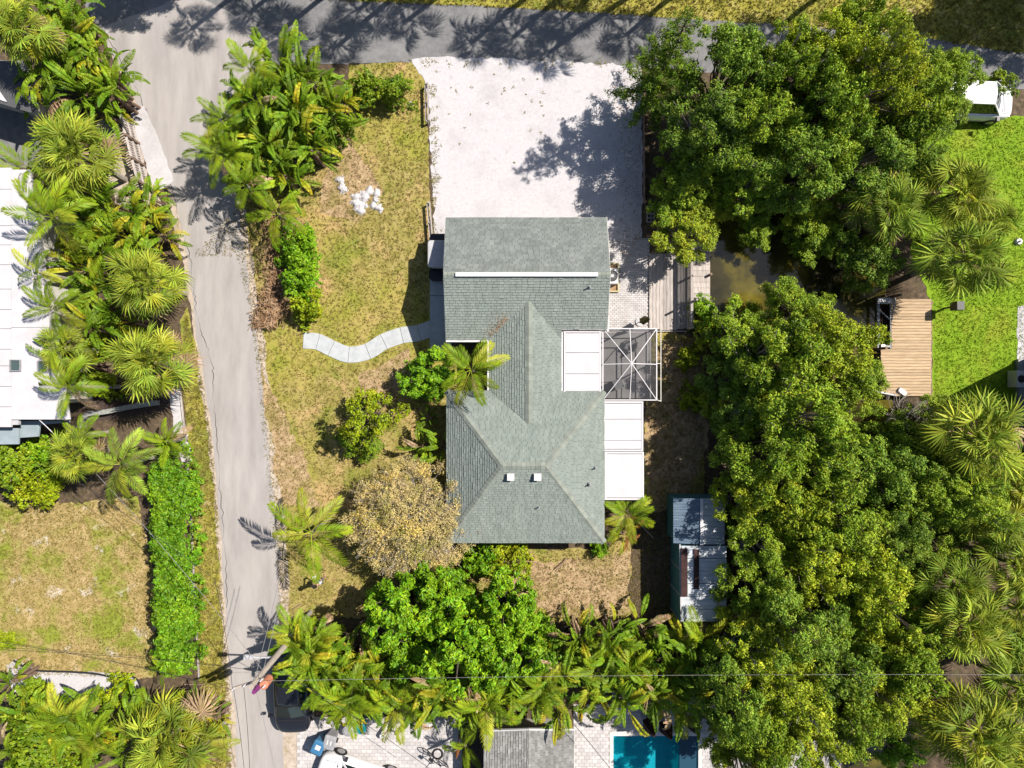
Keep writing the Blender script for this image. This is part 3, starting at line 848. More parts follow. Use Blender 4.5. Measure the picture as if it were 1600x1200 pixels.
loft(MB(), [[(x, y, z) for x, y in rrect(1.1, l, .12)] for z, l in ((.3, 2.3), (.55, 2.3))]).build('body', MAT['dark'], gc)
loft(MB(), [[(x, y + .95, z) for x, y in rrect(1.0, .5, .1)] for z in (.55, .85)]).build('hood', MAT['dark'], gc)
MB().box((0, -.25, .66), (1.0, .5, .2)).build('seat', MAT['palegrey'], gc); MB().box((0, -.52, .95), (1.0, .1, .4)).build('backrest', MAT['palegrey'], gc)
for sx in (-.46, .46):
    for sy in (.58, -.58): MB().beam((sx, sy, .5), (sx, sy, 1.72), .04, .04).build('post', MAT['dark'], gc)
    for sy in (.8, -.8):
        w = MB(); w.tube([(sx + (.07 if sx > 0 else -.07) - .09, sy, .23), (sx + (.07 if sx > 0 else -.07) + .09, sy, .23)], .23, 14); wo = w.build('wheel', MAT['black'], gc)
        MB().tube([(sx * 1.15 - .1, sy, .23), (sx * 1.15 + .1, sy, .23)], .11, 10).build('rim', MAT['rim'], wo)
sw = MB(); sw.tube([(-.22 + .17 * math.cos(a), .32 + .06 * math.sin(a), 1.0 + .15 * math.sin(a)) for a in [k * .5236 for k in range(13)]], .018, 5); sw.build('steering_wheel', MAT['dark'], gc)

# metal shed with the teal lean-to
sd = thing('metal_shed', 'silver sheet metal shed with teal siding beneath the trees', 'shed', (P(1092, 870, 2.4).x, P(1092, 870, 2.4).y, 0))
def L2(px, py, z): return loc(P(px, py, z), sd)
a = L2(1052, 779, 2.35); b = L2(1096, 779, 2.55); c = L2(1132, 779, 2.35); d = L2(1052, 849, 2.35); e = L2(1096, 851, 2.55); f = L2(1132, 851, 2.35)
def sheets(p0, p1, q0, q1, n, name='roof_sheet', ribs=3, m='metalroof'):
    for i in range(n):
        t0, t1 = i / n, (i + 1) / n - .008
        A, B = p0.lerp(p1, t0), p0.lerp(p1, t1); C, D = q0.lerp(q1, t1), q0.lerp(q1, t0)
        mb = MB(); dz = V((0, 0, .03)); up = V((0, 0, .012 * (i % 2)))
        mb.add([A + up, B + up, C + up, D + up, A - dz, B - dz, C - dz, D - dz], [(0, 1, 2, 3), (7, 6, 5, 4), (0, 4, 5, 1), (1, 5, 6, 2), (2, 6, 7, 3), (3, 7, 4, 0)])
        for k in range(ribs):
            s = (k + .5) / ribs
            mb.beam(A.lerp(B, s) + V((0, 0, .03)), D.lerp(C, s) + V((0, 0, .03)), .03, .03)
        mb.build(name, MAT[m], sd)
sheets(a, d, b, e, 8, ribs=1, m='shadesheet'); sheets(b, e, c, f, 8, ribs=1)
MB().beam((b + V((0, 0, .05))), (e + V((0, 0, .05))), .14, .03).build('ridge_flashing', MAT['white'], sd)
a, b, c, d = L2(1062, 853, 2.15), L2(1135, 853, 2.35), L2(1135, 972, 2.35), L2(1064, 972, 2.15)
sheets(a, d, b, c, 6, ribs=2)
for px0_, px1_, y0_, y1_ in ((1064, 1074, 857, 932), (1084, 1092, 858, 920)):
    A, B = L2(px0_, y0_, 2.24), L2(px1_, y1_, 2.24)
    MB().box(((A.x + B.x) / 2, (A.y + B.y) / 2, 2.27), (abs(B.x - A.x), abs(A.y - B.y), .05)).build('rusty_panel', MAT['rust'], sd)
w0 = L2(1062, 850, 2.15); w1 = L2(1064, 972, 2.15)
for i in range(3):
    y0_ = w0.y + (w1.y - w0.y) * i / 3; y1_ = w0.y + (w1.y - w0.y) * (i + 1) / 3
    MB().box((w0.x + .06, (y0_ + y1_) / 2, 1.05), (.05, y0_ - y1_ - .05, 2.08)).build('siding_panel', MAT['teal'], sd)
for i in range(4):
    y0_ = w0.y + (w1.y - w0.y) * i / 3
    MB().box((w0.x + .04, y0_, 1.05), (.06, .05, 2.1)).build('trim_strip', MAT['palegrey'], sd)
MB().beam(w0 + V((0, 0, .03)), w1 + V((0, 0, .03)), .06, .06).build('fascia', MAT['palegrey'], sd)
x0_, x1_ = L2(1054, 0, 2.35).x + .15, L2(1130, 0, 2.35).x
ya, yb, yc = L2(0, 783, 2.3).y, L2(0, 850, 2.3).y, L2(0, 968, 2.2).y
MB().box(((x0_ + x1_) / 2, (ya + yb) / 2, 1.13), (x1_ - x0_, ya - yb, 2.26)).build('wall', MAT['teal'], sd)
MB().box(((x0_ + x1_) / 2 + .16, (yb + yc) / 2, 1.05), (x1_ - x0_ - .2, yb - yc - .05, 2.0)).build('wall', MAT['teal'], sd)

# neighbour house, west, white flat roof
nw = thing('white_roofed_house', 'house with a white seamed flat roof and two skylights at the left edge', 'house', (P(40, 460, 3.2).x, P(40, 460, 3.2).y, 0))
def L3(px, py, z): return loc(P(px, py, z), nw)
def slab(poly, z0_, z1_, name, m, par, base): return MB().prism([(loc(P(x, y, base), par).x, loc(P(x, y, base), par).y) for x, y in poly], z0_, z1_).build(name, m, par)
ys = [262, 296, 328, 353, 383, 414, 452, 484, 514, 546, 572, 604, 636, 668]
for i in range(len(ys) - 1):
    slab([(-160, ys[i]), (17.5, ys[i]), (17.5, ys[i + 1] - .7), (-160, ys[i + 1] - .7)], 3.1, 3.2, 'roof_panel', MAT['whitedirty'], nw, 3.2)
ys = [265, 352, 512, 656]
xr = [(46, 60), (57, 78), (88, 109)]
for i in range(3):
    slab([(18, ys[i]), (xr[i][0], ys[i]), (xr[i][1], ys[i + 1] - .6), (18, ys[i + 1] - .6)], 3.1, 3.205, 'roof_panel', MAT['whitedirty'], nw, 3.2)
slab([(-160, 264), (44, 266), (58, 352), (76, 512), (104, 652), (26, 655), (26, 664), (-160, 664)], 2.9, 3.09, 'fascia', MAT['palegrey'], nw, 3.2)
slab([(-160, 285), (34, 285), (46, 360), (60, 500), (85, 630), (-160, 630)], -.05, 2.88, 'wall', MAT['wall'], nw, 3.2)
for px, py in ((24, 571), (67, 573)):
    A = L3(px, py, 3.25); s = .24
    fr = MB()
    for c, d_ in (((A.x, A.y + s + .02, 3.25), (.52, .04, .1)), ((A.x, A.y - s - .02, 3.25), (.52, .04, .1)), ((A.x + s + .0, A.y, 3.25), (.04, .48, .1)), ((A.x - s, A.y, 3.25), (.04, .48, .1))): fr.box(c, d_)
    sk = fr.build('skylight', MAT['grey'], nw)
    MB().box((A.x, A.y, 3.222), (.44, .48, .03)).build('pane', MAT['skyglass'], sk)
gb = mat('blue_grey_roof', [(.3, (.2, .245, .27)), (.7, (.26, .305, .33))], scale=2, rough=.7)
slab([(-160, 669), (29, 669), (29, 694), (-160, 697)], 2.5, 2.6, 'porch_roof', gb, nw, 2.6)
slab([(31, 658), (108, 657), (108, 660), (62, 664), (60, 682), (31, 684)], 2.2, 2.3, 'porch_roof', gb, nw, 2.3)
gs = thing('grey_roofed_outbuilding', 'small outbuilding with a dark grey roof at the upper left', 'outbuilding', (P(20, 130, 2.5).x, P(20, 130, 2.5).y, 0))
dg = mat('dark_grey_roof', [(.3, (.06, .062, .066)), (.7, (.09, .09, .095))], scale=8, detail=8, rough=.9)
slab([(-140, 95), (25, 95), (62, 160), (48, 176), (-140, 120)], 2.4, 2.5, 'roof', dg, gs, 2.5)
slab([(-140, 100), (20, 100), (48, 152), (40, 162), (-140, 115)], -.05, 2.39, 'wall', MAT['wall'], gs, 2.5)
slab([(-140, 98), (-10, 128), (12, 160), (5, 158), (-140, 100)], 2.52, 2.56, 'roof_flashing', MAT['white'], gs, 2.5)
# south neighbour: grey gable roof by the pool
sn = thing('grey_roofed_house', 'house with a grey shingled gable roof beside the swimming pool', 'house', (P(826, 1180, 2.6).x, P(826, 1180, 2.6).y, 0))
A, B, C = loc(P(757, 1143, 2.5), sn), loc(P(826, 1141, 3.0), sn), loc(P(897, 1141, 2.5), sn)
D, F, G = V((A.x, -8, 2.5)), V((B.x, -8, 3.0)), V((C.x, -8, 2.5))
roof_face([A, B, F, D], (1, 0), MAT['shingle3'], sn, 21); roof_face([B, C, G, F], (-1, 0), MAT['shingle3'], sn, 22)
ridge_caps(B, F, sn, MAT['shingle3'], .15)
for a, b in ((A, B), (B, C), (A, D), (C, G)): MB().beam(a + V((0, .02, -.06)), b + V((0, .02, -.06)), .06, .14).build('fascia', MAT['white'], sn)
MB().box(((A.x + C.x) / 2, (A.y - 8) / 2 - .3, 1.2), (C.x - A.x - .7, 8 + A.y - .5, 2.5)).build('wall', MAT['wall'], sn)
# east neighbour at the right edge
en = thing('grey_walled_house', 'tall grey house wing at the right edge throwing its shade on the green lawn', 'house', P(1660, 640))
slab([(1588, 552), (1900, 552), (1900, 770), (1588, 770)], 6.3, 6.45, 'roof', MAT['metalroof'], en, 0)
slab([(1597, 560), (1900, 560), (1900, 762), (1597, 762)], .3, 6.28, 'wall', MAT['grey'], en, 0)
slab([(1586, 562), (1596, 562), (1596, 700), (1586, 700)], .0, .25, 'plinth', MAT['grey'], en, 0)
for i in range(9):
    A = loc(P(1589, 636 + 6.5 * i, 0), en)
    MB().box((A.x, A.y, .6), (.04, .04, .7)).build('baluster', MAT['palegrey'], en)
A, B = loc(P(1589, 632), en), loc(P(1589, 692), en); A.z = B.z = .97
MB().beam(A, B, .06, .05).build('handrail', MAT['palegrey'], en)
eu = thing('air_conditioner', 'grey air conditioner box against the right edge beside the house corner', 'air conditioner', (P(1596, 592, 1).x, P(1596, 592, 1).y, .3))
MB().box((0, 0, .35), (.45, .85, .68)).build('casing', MAT['palegrey'], eu); MB().disc((0, 0), .19, .69, .71, 16).build('fan_well', MAT['dark'], eu)

# paved forecourt and pool terrace: real pavers bedded on a sheet
def paving(parent_name, rects, z, bw, bh, m=None, seed=1):
    r = random.Random(seed)
    base = MB()
    pv = MB()
    for (x0, y0, x1, y1) in rects:
        A, B = P(x0, y0), P(x1, y1)
        base.add([(A.x, B.y, z), (B.x, B.y, z), (B.x, A.y, z), (A.x, A.y, z)], [(0, 1, 2, 3)])
        ny_ = int((A.y - B.y) / bh); nx_ = int((B.x - A.x) / bw)
        for j in range(ny_):
            for i in range(nx_):
                x = A.x + (i + .5 + .5 * (j % 2)) * bw; y = B.y + (j + .5) * bh
                if x + bw / 2 > B.x + .02: continue
                h = .016 + r.uniform(0, .006)
                pv.box((x, y, z + h / 2 + .001), (bw - .012, bh - .012, h))
    o = base.build(parent_name, MAT['joint'], kind='structure')
    pv.build('pavers', m or MAT['paver'], o, kind='stuff')
    return o
paving('paved_driveway', [(464, 1120, 722, 1290)], .022, .28, .19, seed=1)
paving('pool_terrace', [(896, 1100, 956, 1300), (956, 1080, 1093, 1147), (1093, 1100, 1136, 1300)], .022, .28, .19, seed=2)
paving('paved_patio', [(945, 372, 1015, 516)], .02, .2, .1, seed=3)
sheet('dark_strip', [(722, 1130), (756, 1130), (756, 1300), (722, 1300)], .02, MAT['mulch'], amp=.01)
# pool
pl = bpy.data.objects.new('swimming_pool', None); link(pl); tag(pl, kind='structure')
mx, my = (px0 + px1) / 2, (py0 + py1) / 2; wx, wy = px1 - px0, py1 - py0
bs = MB()
bs.box((mx, my, -1.5), (wx, wy, .1))
for c, d in (((px0 + .03, my, -.75), (.06, wy, 1.5)), ((px1 - .03, my, -.75), (.06, wy, 1.5)), ((mx, py1 - .03, -.75), (wx - .12, .06, 1.5)), ((mx, py0 + .03, -.75), (wx - .12, .06, 1.5))): bs.box(c, d)
bs.build('basin', MAT['poolfloor'], pl)
MB().add([(px0 + .06, py0 + .06, -.1), (px1 - .06, py0 + .06, -.1), (px1 - .06, py1 - .06, -.1), (px0 + .06, py1 - .06, -.1)], [(0, 1, 2, 3)]).build('water', MAT['poolwater'], pl)
MB().box((px0 + .4, my, -1.1), (.6, wy - .2, .6)).build('step', MAT['poolfloor'], pl)
MB().box((px1 - .55, my, -.07), (.9, wy - .1, .04)).build('cover', mat('pool_cover', (.012, .05, .085), rough=.5), pl)
k = MB()
for c, d in (((px0 - .06, my, .03), (.2, wy + .3, .05)), ((px1 + .06, my, .03), (.2, wy + .3, .05)), ((mx, py1 + .06, .03), (wx - .09, .2, .05))): k.box(c, d)
k.build('coping', MAT['stone'], pl)

# ------------------------------------------------------------------ decks, docks, fences
dk = thing('wooden_deck', 'weathered pale timber deck between the paver patio and the lattice fence', 'deck', (P(1040, 450).x, P(1040, 450).y, 0))
X0, X1 = 1014.5, 1074; n = 11
for i in range(n):
    a = loc(P(X0 + (X1 - X0) * i / n, 396, .12), dk); b = loc(P(X0 + (X1 - X0) * (i + 1) / n, 516 - rnd.uniform(0, 3), .12), dk)
    MB().box(((a.x + b.x) / 2, (a.y + b.y) / 2, .1 + rnd.uniform(-.004, .004)), (b.x - a.x - .014, a.y - b.y, .04)).build('plank', MAT['wood'], dk)
for i in range(7):
    y = loc(P(0, 400 + 18 * i, .05), dk).y
    MB().box((.03, y, .03), (1.9, .07, .09)).build('joist', MAT['brownwood'], dk)
MB().box((.03, loc(P(0, 517.5, .1), dk).y, .07), (2.1, .04, .14)).build('edge_board', MAT['wood'], dk)
lf = thing('lattice_fence', 'lattice panel fence with a pale top rail along the deck edge', 'fence', (P(1073, 455).x, P(1073, 455).y, .1))
y0_, y1_ = loc(P(0, 396), lf).y, loc(P(0, 514), lf).y
FH = .98
MB().box((0, (y0_ + y1_) / 2, FH), (.13, y0_ - y1_, .04)).build('top_rail', MAT['wood'], lf)
MB().box((.0, (y0_ + y1_) / 2, FH - .13), (.03, y0_ - y1_, .18)).build('rail', MAT['wood'], lf)
MB().box((0, (y0_ + y1_) / 2, .1), (.03, y0_ - y1_, .1)).build('rail', MAT['wood'], lf)
lt = MB(); Ly = y0_ - y1_; hgt = FH - .35
k = -hgt
while k < Ly:
    for sgn, xo in ((1, .008), (-1, -.008)):
        s0 = max(0, k); s1 = min(Ly, k + hgt)
        if s1 - s0 > .05:
            za, zb = .14 + (s0 - k), .14 + (s1 - k)
            if sgn < 0: za, zb = .14 + hgt - (s0 - k), .14 + hgt - (s1 - k)
            lt.beam((xo, y1_ + s0, za), (xo, y1_ + s1, zb), .008, .036)
    k += .125
lt.build('lattice', MAT['wood'], lf, kind='stuff')
for i, h in ((0, 1.05), (1, 1.05), (2, 1.75), (3, 1.05)):
    y = y0_ + (y1_ - y0_) * i / 3
    MB().box((.06, y, h / 2), (.09, .09, h)).build('post', MAT['wood'], lf)
d2 = thing('canal_dock', 'small pale plank landing outside the lattice fence beside the water', 'dock', (P(1094, 430).x, P(1094, 430).y, 0))
for i in range(14):
    a = loc(P(1079, 360 + 9 * i, .05), d2); b = loc(P(1109, 360 + 9 * (i + 1), .05), d2)
    MB().box(((a.x + b.x) / 2, (a.y + b.y) / 2, .06 + rnd.uniform(-.004, .004)), (b.x - a.x, a.y - b.y - .012, .04)).build('plank', MAT['wood'], d2)
for sx in (-.45, .47):
    for sy in (1.9, 0, -1.4): MB().tube([(sx, sy, -1), (sx, sy, .05 if sx < 0 else .4)], .07, 8).build('piling', MAT['brownwood'], d2)
MB().box((.5, .2, -.2), (.05, 4.2, .4)).build('edge_board', MAT['brownwood'], d2)
# the timber dock across the canal
d3 = thing('timber_dock', 'warm brown timber dock of cross planks beside the green lawn', 'dock', (P(1417, 545).x, P(1417, 545).y, 0))
n = 33
for i in range(n):
    yA, yB = 467 + (619 - 467) * i / n, 467 + (619 - 467) * (i + 1) / n
    x0p = 1393.5 if yA < 543 else 1377
    a, b = loc(P(x0p - rnd.uniform(0, .8), yA, .18), d3), loc(P(1455 + rnd.uniform(-.5, .8), yB, .18), d3)
    MB().box(((a.x + b.x) / 2, (a.y + b.y) / 2, .16 + rnd.uniform(-.006, .006)), (b.x - a.x, a.y - b.y - .016, .04)).build('plank', MAT['dock'], d3)
for sx in (-1.2, -.55, 1.2):
    for sy in (2.4, .3, -2.2):
        if sx == -1.2 and sy > -1: continue
        MB().tube([(sx, sy, -1.2), (sx, sy, .12)], .1, 8).build('piling', MAT['brownwood'], d3)
for x in (-.7, .2, 1.2): MB().box((x, 0, .07), (.08, 4.9, .13)).build('joist', MAT['brownwood'], d3)
bl = thing('boat_lift', 'grey boat lift cradle in the dark slip of the timber dock', 'boat lift', (P(1382, 503).x, P(1382, 503).y, 0))
def L4(px, py, z): return loc(P(px, py, z), bl)
for a, b, w, m in (((1372, 465), (1372, 545), .12, 'grey'), ((1391.5, 465), (1391.5, 545), .08, 'grey')):
    MB().beam(L4(*a, .1), L4(*b, .1), w, .12).build('side_beam', MAT[m], bl)
MB().beam(L4(1371, 470, .3), L4(1393, 470, .3), .3, .1).build('cross_beam', MAT['palegrey'], bl)
MB().beam(L4(1371, 541, .1), L4(1392, 541, .1), .12, .1).build('cross_beam', MAT['grey'], bl)
for i in range(5):
    a = L4(1375 + i * 3.6, 478, -.2); b = L4(1375 + i * 3.6, 538, -.2)
    MB().beam(a, b, .07, .05).build('slat', MAT['rust'], bl)
MB().tube([L4(1373, 483, .5), L4(1390, 499, .7)], .03, 6).build('arm', MAT['palegrey'], bl)
MB().tube([L4(1393, 501, .3), L4(1399, 466, 1.1)], .04, 6).build('arm', MAT['grey'], bl)
MB().box(L4(1379, 541, .2), (.2, .2, .14)).build('motor_box', MAT['trim'], bl)
for px, py in ((1371, 465), (1371, 545), (1393, 464)):
    a = L4(px, py, 0); MB().tube([(a.x, a.y, -1.2), (a.x, a.y, .9)], .07, 8).build('piling', MAT['brownwood'], bl)
a = P(1474, 482, 0)
sb = thing('service_box', 'dark square service box on a post in the palm fronds by the dock corner', 'service box', a)
MB().box((0, 0, .45), (.08, .08, .9)).build('post', MAT['brownwood'], sb); MB().box((0, 0, 1.15), (.36, .42, .6)).build('box', MAT['dark'], sb)
pp = MB(); pp.tube([P(1359, 610, .35), P(1400, 618, .3)], .05, 8)
tag(pp.build('white_pipe', MAT['white']), 'white plastic pipe lying across the lower end of the timber dock', 'pipe')
kb = MB(); loft(kb, [[(x * s, y * s, z) for x, y in rrect(.28, .5, .1)] for z, s in ((0, .8), (.06, 1), (.12, .9))])
o = kb.build('white_cushion', MAT['white']); o.location = P(1409, 612, .2); o.location.z = .19; o.rotation_euler = (0, 0, .9)
tag(o, 'crumpled white cushion at the lower end of the timber dock', 'cushion')
wf = MB(); wf.disc((0, 0), .2, 0, .16, 7, 0, .16); wf.disc((.0, .0), .05, .16, .3, 8)
o = wf.build('birdbath', MAT['white']); o.location = P(1590, 378, 0); tag(o, 'small white scalloped stand on the green lawn at the right edge', 'garden ornament')

def rail_fence(a, b, label, h=.5):
    A, B = P(*a), P(*b)
    t = thing('rail_fence', label, 'fence', A, 0, 'low timber rails along the shell driveway')
    n = 3
    for i in range(n):
        q = (B - A) * (i / (n - 1)); MB().box((q.x, q.y, h / 2), (.09, .09, h)).build('post', MAT['wood'], t)
    for dx, z in ((-.07, h * .75), (.07, h + .02)): MB().beam(V((dx, 0, z)), B - A + V((dx, 0, z)), .07, .09).build('rail', MAT['wood'], t)
rail_fence((668, 136), (669, 194), 'low timber rail on the left edge of the driveway near the street')
rail_fence((671, 320), (676, 382), 'low timber rail on the left edge of the driveway near the golf cart')
A, B = P(1004, 128), P(1005, 318)
bf = thing('border_fence', 'low dark board fence on the right edge of the shell driveway', 'fence', A)
nn = 26
for i in range(nn):
    q = (B - A) * ((i + .5) / nn); MB().box((q.x, q.y, .26), (.03, (A.y - B.y) / nn - .02, .52 + rnd.uniform(-.02, .02))).build('board', MAT['brownwood'], bf)
for i in range(6):
    q = (B - A) * (i / 5); MB().box((q.x + .06, q.y, .28), (.08, .08, .56)).build('post', MAT['brownwood'], bf)
# concrete blocks
for i in range(4):
    p = P(1017, 324 + 6.6 * i, .2)
    t = thing('concrete_block', ['topmost', 'second', 'third', 'lowest'][i] + ' grey hollow block of the short row beside the driveway trees', 'concrete block', (p.x, p.y, .03), rnd.uniform(-.06, .06), 'hollow blocks in a row')
    mb = MB()
    for c, d in (((0, .085, .1), (.4, .03, .2)), ((0, -.085, .1), (.4, .03, .2)), ((-.185, 0, .1), (.03, .14, .2)), ((.185, 0, .1), (.03, .14, .2)), ((0, 0, .1), (.03, .14, .2))): mb.box(c, d)
    mb.build('shell', MAT['block'], t)
# picket gate by the lane
A, B = P(207, 190), P(234, 294)
pg = thing('picket_gate', 'long brown picket driveway gate leaning open beside the white shell strip', 'gate', A)
D = B - A; n = 27; gh = 1.25
for i in range(n):
    q = D * ((i + .5) / n); MB().box((q.x, q.y, gh / 2), (.035, .06, gh - .1)).build('picket', MAT['wood'], pg)
dirn = D.normalized(); R_ = Matrix.Rotation(math.atan2(dirn.y, dirn.x), 3, 'Z')
for z, w in ((gh, .1), (.14, .09), (.65, .07)): MB().beam(V((.03, 0, z)), D + V((.03, 0, z)), w, .08).build('rail', MAT['wood'], pg)
for i in range(4):
    q = D * (i / 3); MB().box((q.x + .07, q.y, .72), (.11, .11, 1.44)).build('post', MAT['brownwood'], pg)
MB().beam(D * .02 + V((-.05, 0, .2)), D * .48 + V((-.05, 0, 1.15)), .06, .05).build('brace', MAT['brownwood'], pg)
MB().beam(D * .98 + V((-.05, 0, .2)), D * .52 + V((-.05, 0, 1.15)), .06, .05).build('brace', MAT['brownwood'], pg)
q = P(186, 172) - A
for z in (1.2, .3): MB().beam((0, 0, z), q + V((0, 0, z)), .06, .06).build('return_rail', MAT['wood'], pg)
MB().box((q.x, q.y, .7), (.1, .1, 1.4)).build('post', MAT['brownwood'], pg)
# curved retaining wall, block by block
rw = thing('retaining_wall', 'curved grey block retaining wall in the mulch bed behind the lane', 'wall', P(180, 645))
pts = smooth_path([V((*P(x, y).to_2d(), 0)) for x, y in [(131, 668), (134, 656), (146, 646), (172, 643), (205, 636), (250, 629)]], 5)
for i in range(len(pts) - 1):
    a, b = loc(pts[i], rw), loc(pts[i + 1], rw)
    a.z = b.z = .22
    e = (b - a) * .02
    MB().beam(a + e, b - e, .24, .45 + .03 * (i % 2)).build('block', MAT['block'], rw)
kb = thing('timber_edging', 'pale timber edging along the grass strip under the hedge', 'garden edging', P(290, 700))
pts = [(283, 612), (288, 660), (294, 715), (299, 800), (304, 900), (309, 1000), (312, 1060)]
for i in range(len(pts) - 1):
    a, b = loc(P(*pts[i], 0), kb), loc(P(*pts[i + 1], 0), kb); e = (b - a) * .01
    MB().beam(a + e + V((0, 0, .07)), b - e + V((0, 0, .07)), .07, .1).build('board', MAT['wood'], kb)
be = thing('bed_edging', 'thin dark curved edging around the white shell bed at the lower left', 'garden edging', P(200, 1060))
pts = smooth_path([V((*P(x, y).to_2d(), 0)) for x, y in [(22, 1031), (52, 1046), (110, 1049), (150, 1052), (180, 1058), (208, 1057), (220, 1070), (214, 1090), (206, 1106)]], 4)
mb = MB(); mb.tube([loc(p, be) + V((0, 0, .06)) for p in pts], .05, 6); mb.build('edging_strip', MAT['dark'], be)
pf = thing('panel_fence', 'short brown board fence panel at the foot of the hedge', 'fence', P(300, 1068))
for i in range(7): MB().box((-.2 + .13 * i, 0, .45), (.115, .04, .9)).build('board', MAT['brownwood'], pf)
for z in (.2, .75): MB().box((.19, .05, z), (1.0, .05, .08)).build('rail', MAT['brownwood'], pf)
st = thing('stone_edging', 'irregular pale stones bordering the bed beside the lane', 'stones', P(294, 690))
for i in range(14):
    q = loc(P(286 + i * .9 + rnd.uniform(-3, 3), 668 + i * 4.2, 0), st)
    mb = MB(); n = 6; rr = [rnd.uniform(.06, .12) for _ in range(n)]
    loft(mb, [[(q.x + rr[k] * s * math.cos(k * 1.047), q.y + rr[k] * s * math.sin(k * 1.047), z) for k in range(n)] for z, s in ((0, 1), (.07, .95), (.11, .5))])
    mb.build('stone', MAT['stone'], st)
# ------------------------------------------------------------------ vegetation: leaf clouds
def unit(r, n):
    v = r.normal(size=(n, 3)); return v / np.linalg.norm(v, axis=1, keepdims=True)


def leaves(r, c, nrm, L, W, droop=.15):
    """diamond leaves at points c facing roughly nrm -> verts, tris"""
    n = len(c)
    t = np.cross(nrm, unit(r, n)); t /= np.linalg.norm(t, axis=1, keepdims=True) + 1e-9
    s = np.cross(nrm, t)
    l = (L * r.uniform(.65, 1.25, n))[:, None]; w = (W * r.uniform(.7, 1.2, n))[:, None]
    p0 = c - t * l * .5
    p2 = c + t * l * .5 - np.array([0, 0, 1]) * l * droop
    p1 = c + s * w * .5 + nrm * w * .18; p3 = c - s * w * .5 + nrm * w * .18
    v = np.stack([p0, p1, p2, p3], 1).reshape(-1, 3)
    b = np.arange(n)[:, None] * 4
    f = np.concatenate([b + [0, 1, 2], b + [0, 2, 3]], 0)
    return v, f


def clumps_to_mesh(name, seed, cl, per, L, W, m, flat=.75, shell=.55, sprig=.13, nl=9):
    """cl: list of (x, y, z, radius). Leaves sit in small sprigs on the outside of every clump, with gaps between."""
    r = np.random.RandomState(seed)
    C = []; N_ = []
    for (x, y, z, rc) in cl:
        n = max(4, int(per * rc * rc / nl))
        d = unit(r, n)
        d[:, 2] = np.where(d[:, 2] < -.25, -d[:, 2], d[:, 2])
        rad = rc * (shell + (1.15 - shell) * r.rand(n) ** .6) * (1 + .22 * np.sin(d[:, 0] * 5 + x * 3) * np.cos(d[:, 1] * 5 + y * 3))
        p = d * rad[:, None]; p[:, 2] *= flat
        tilt = d * .6 + unit(r, n) * .6 + np.array([0, 0, .5]); tilt /= np.linalg.norm(tilt, axis=1, keepdims=True)
        e = unit(r, n * nl)
        q = np.repeat(p, nl, 0) + e * sprig * r.uniform(.35, 1.1, (n * nl, 1))
        C.append(q + np.array([x, y, z]))
        w = np.repeat(tilt, nl, 0) * .75 + e * .35 + unit(r, n * nl) * .4; w /= np.linalg.norm(w, axis=1, keepdims=True)
        N_.append(w)
    v, f = leaves(r, np.concatenate(C), np.concatenate(N_), L, W)
    return mesh_np(name, v, f, m)


def trunk_mesh(name, cl, m, seed, r0=.13, base=(0, 0), frac=1.0, twigs=0):
    r = random.Random(seed); mb = MB()
    zc = np.mean([c[2] for c in cl])
    fork = V((base[0], base[1], zc * .38))
    mb.tube([(base[0] + .1, base[1], -.15), (base[0] - .03, base[1] + .04, zc * .2), fork], [r0 * 1.25, r0, r0 * .85], 7)
    for (x, y, z, rc) in cl:
        if r.random() > frac: continue
        q = V((x, y, z + rc * .1)); mid = fork.lerp(q, .5) + V((r.uniform(-.25, .25), r.uniform(-.25, .25), r.uniform(-.1, .3)))
        mb.tube([fork, mid, q], [r0 * .55, r0 * .33, .02], 5)
        for k in range(twigs):
            e = q + V((r.uniform(-1, 1), r.uniform(-1, 1), r.uniform(0, .9))) * rc * 1.3
            mb.tube([mid.lerp(q, r.uniform(.4, 1)), e], [.022, .007], 3)
    return mb.mesh(name, m)


def crown_clumps(seed, R, H, n, rc=(.4, .7), top=1.0):
    r = np.random.RandomState(seed); out = []; p1, p2, p3 = r.uniform(0, 6.28, 3)
    for k in range(n):
        a = 2.399 * k + r.uniform(-.4, .4); q = math.sqrt((k + .5) / n)
        d = R * q * r.uniform(.82, 1.06) * (1 + .2 * math.sin(2 * a + p1) + .16 * math.sin(3 * a + p2))
        z = H * (1 - .27 * q ** 1.8 + .1 * math.sin(2.2 * a + p3) * q) + r.normal(0, .5) - .3
        out.append((d * math.cos(a), d * math.sin(a), z, r.uniform(*rc)))
    for k in range(n // 3):   # lower skirt
        a = r.uniform(0, 6.28); d = R * r.uniform(.5, .95)
        out.append((d * math.cos(a), d * math.sin(a), H * r.uniform(.35, .55), r.uniform(*rc)))
    return out


PROTO = {}
def tree_proto(key, n, mk):
    PROTO[key] = [mk(i) for i in range(n)]


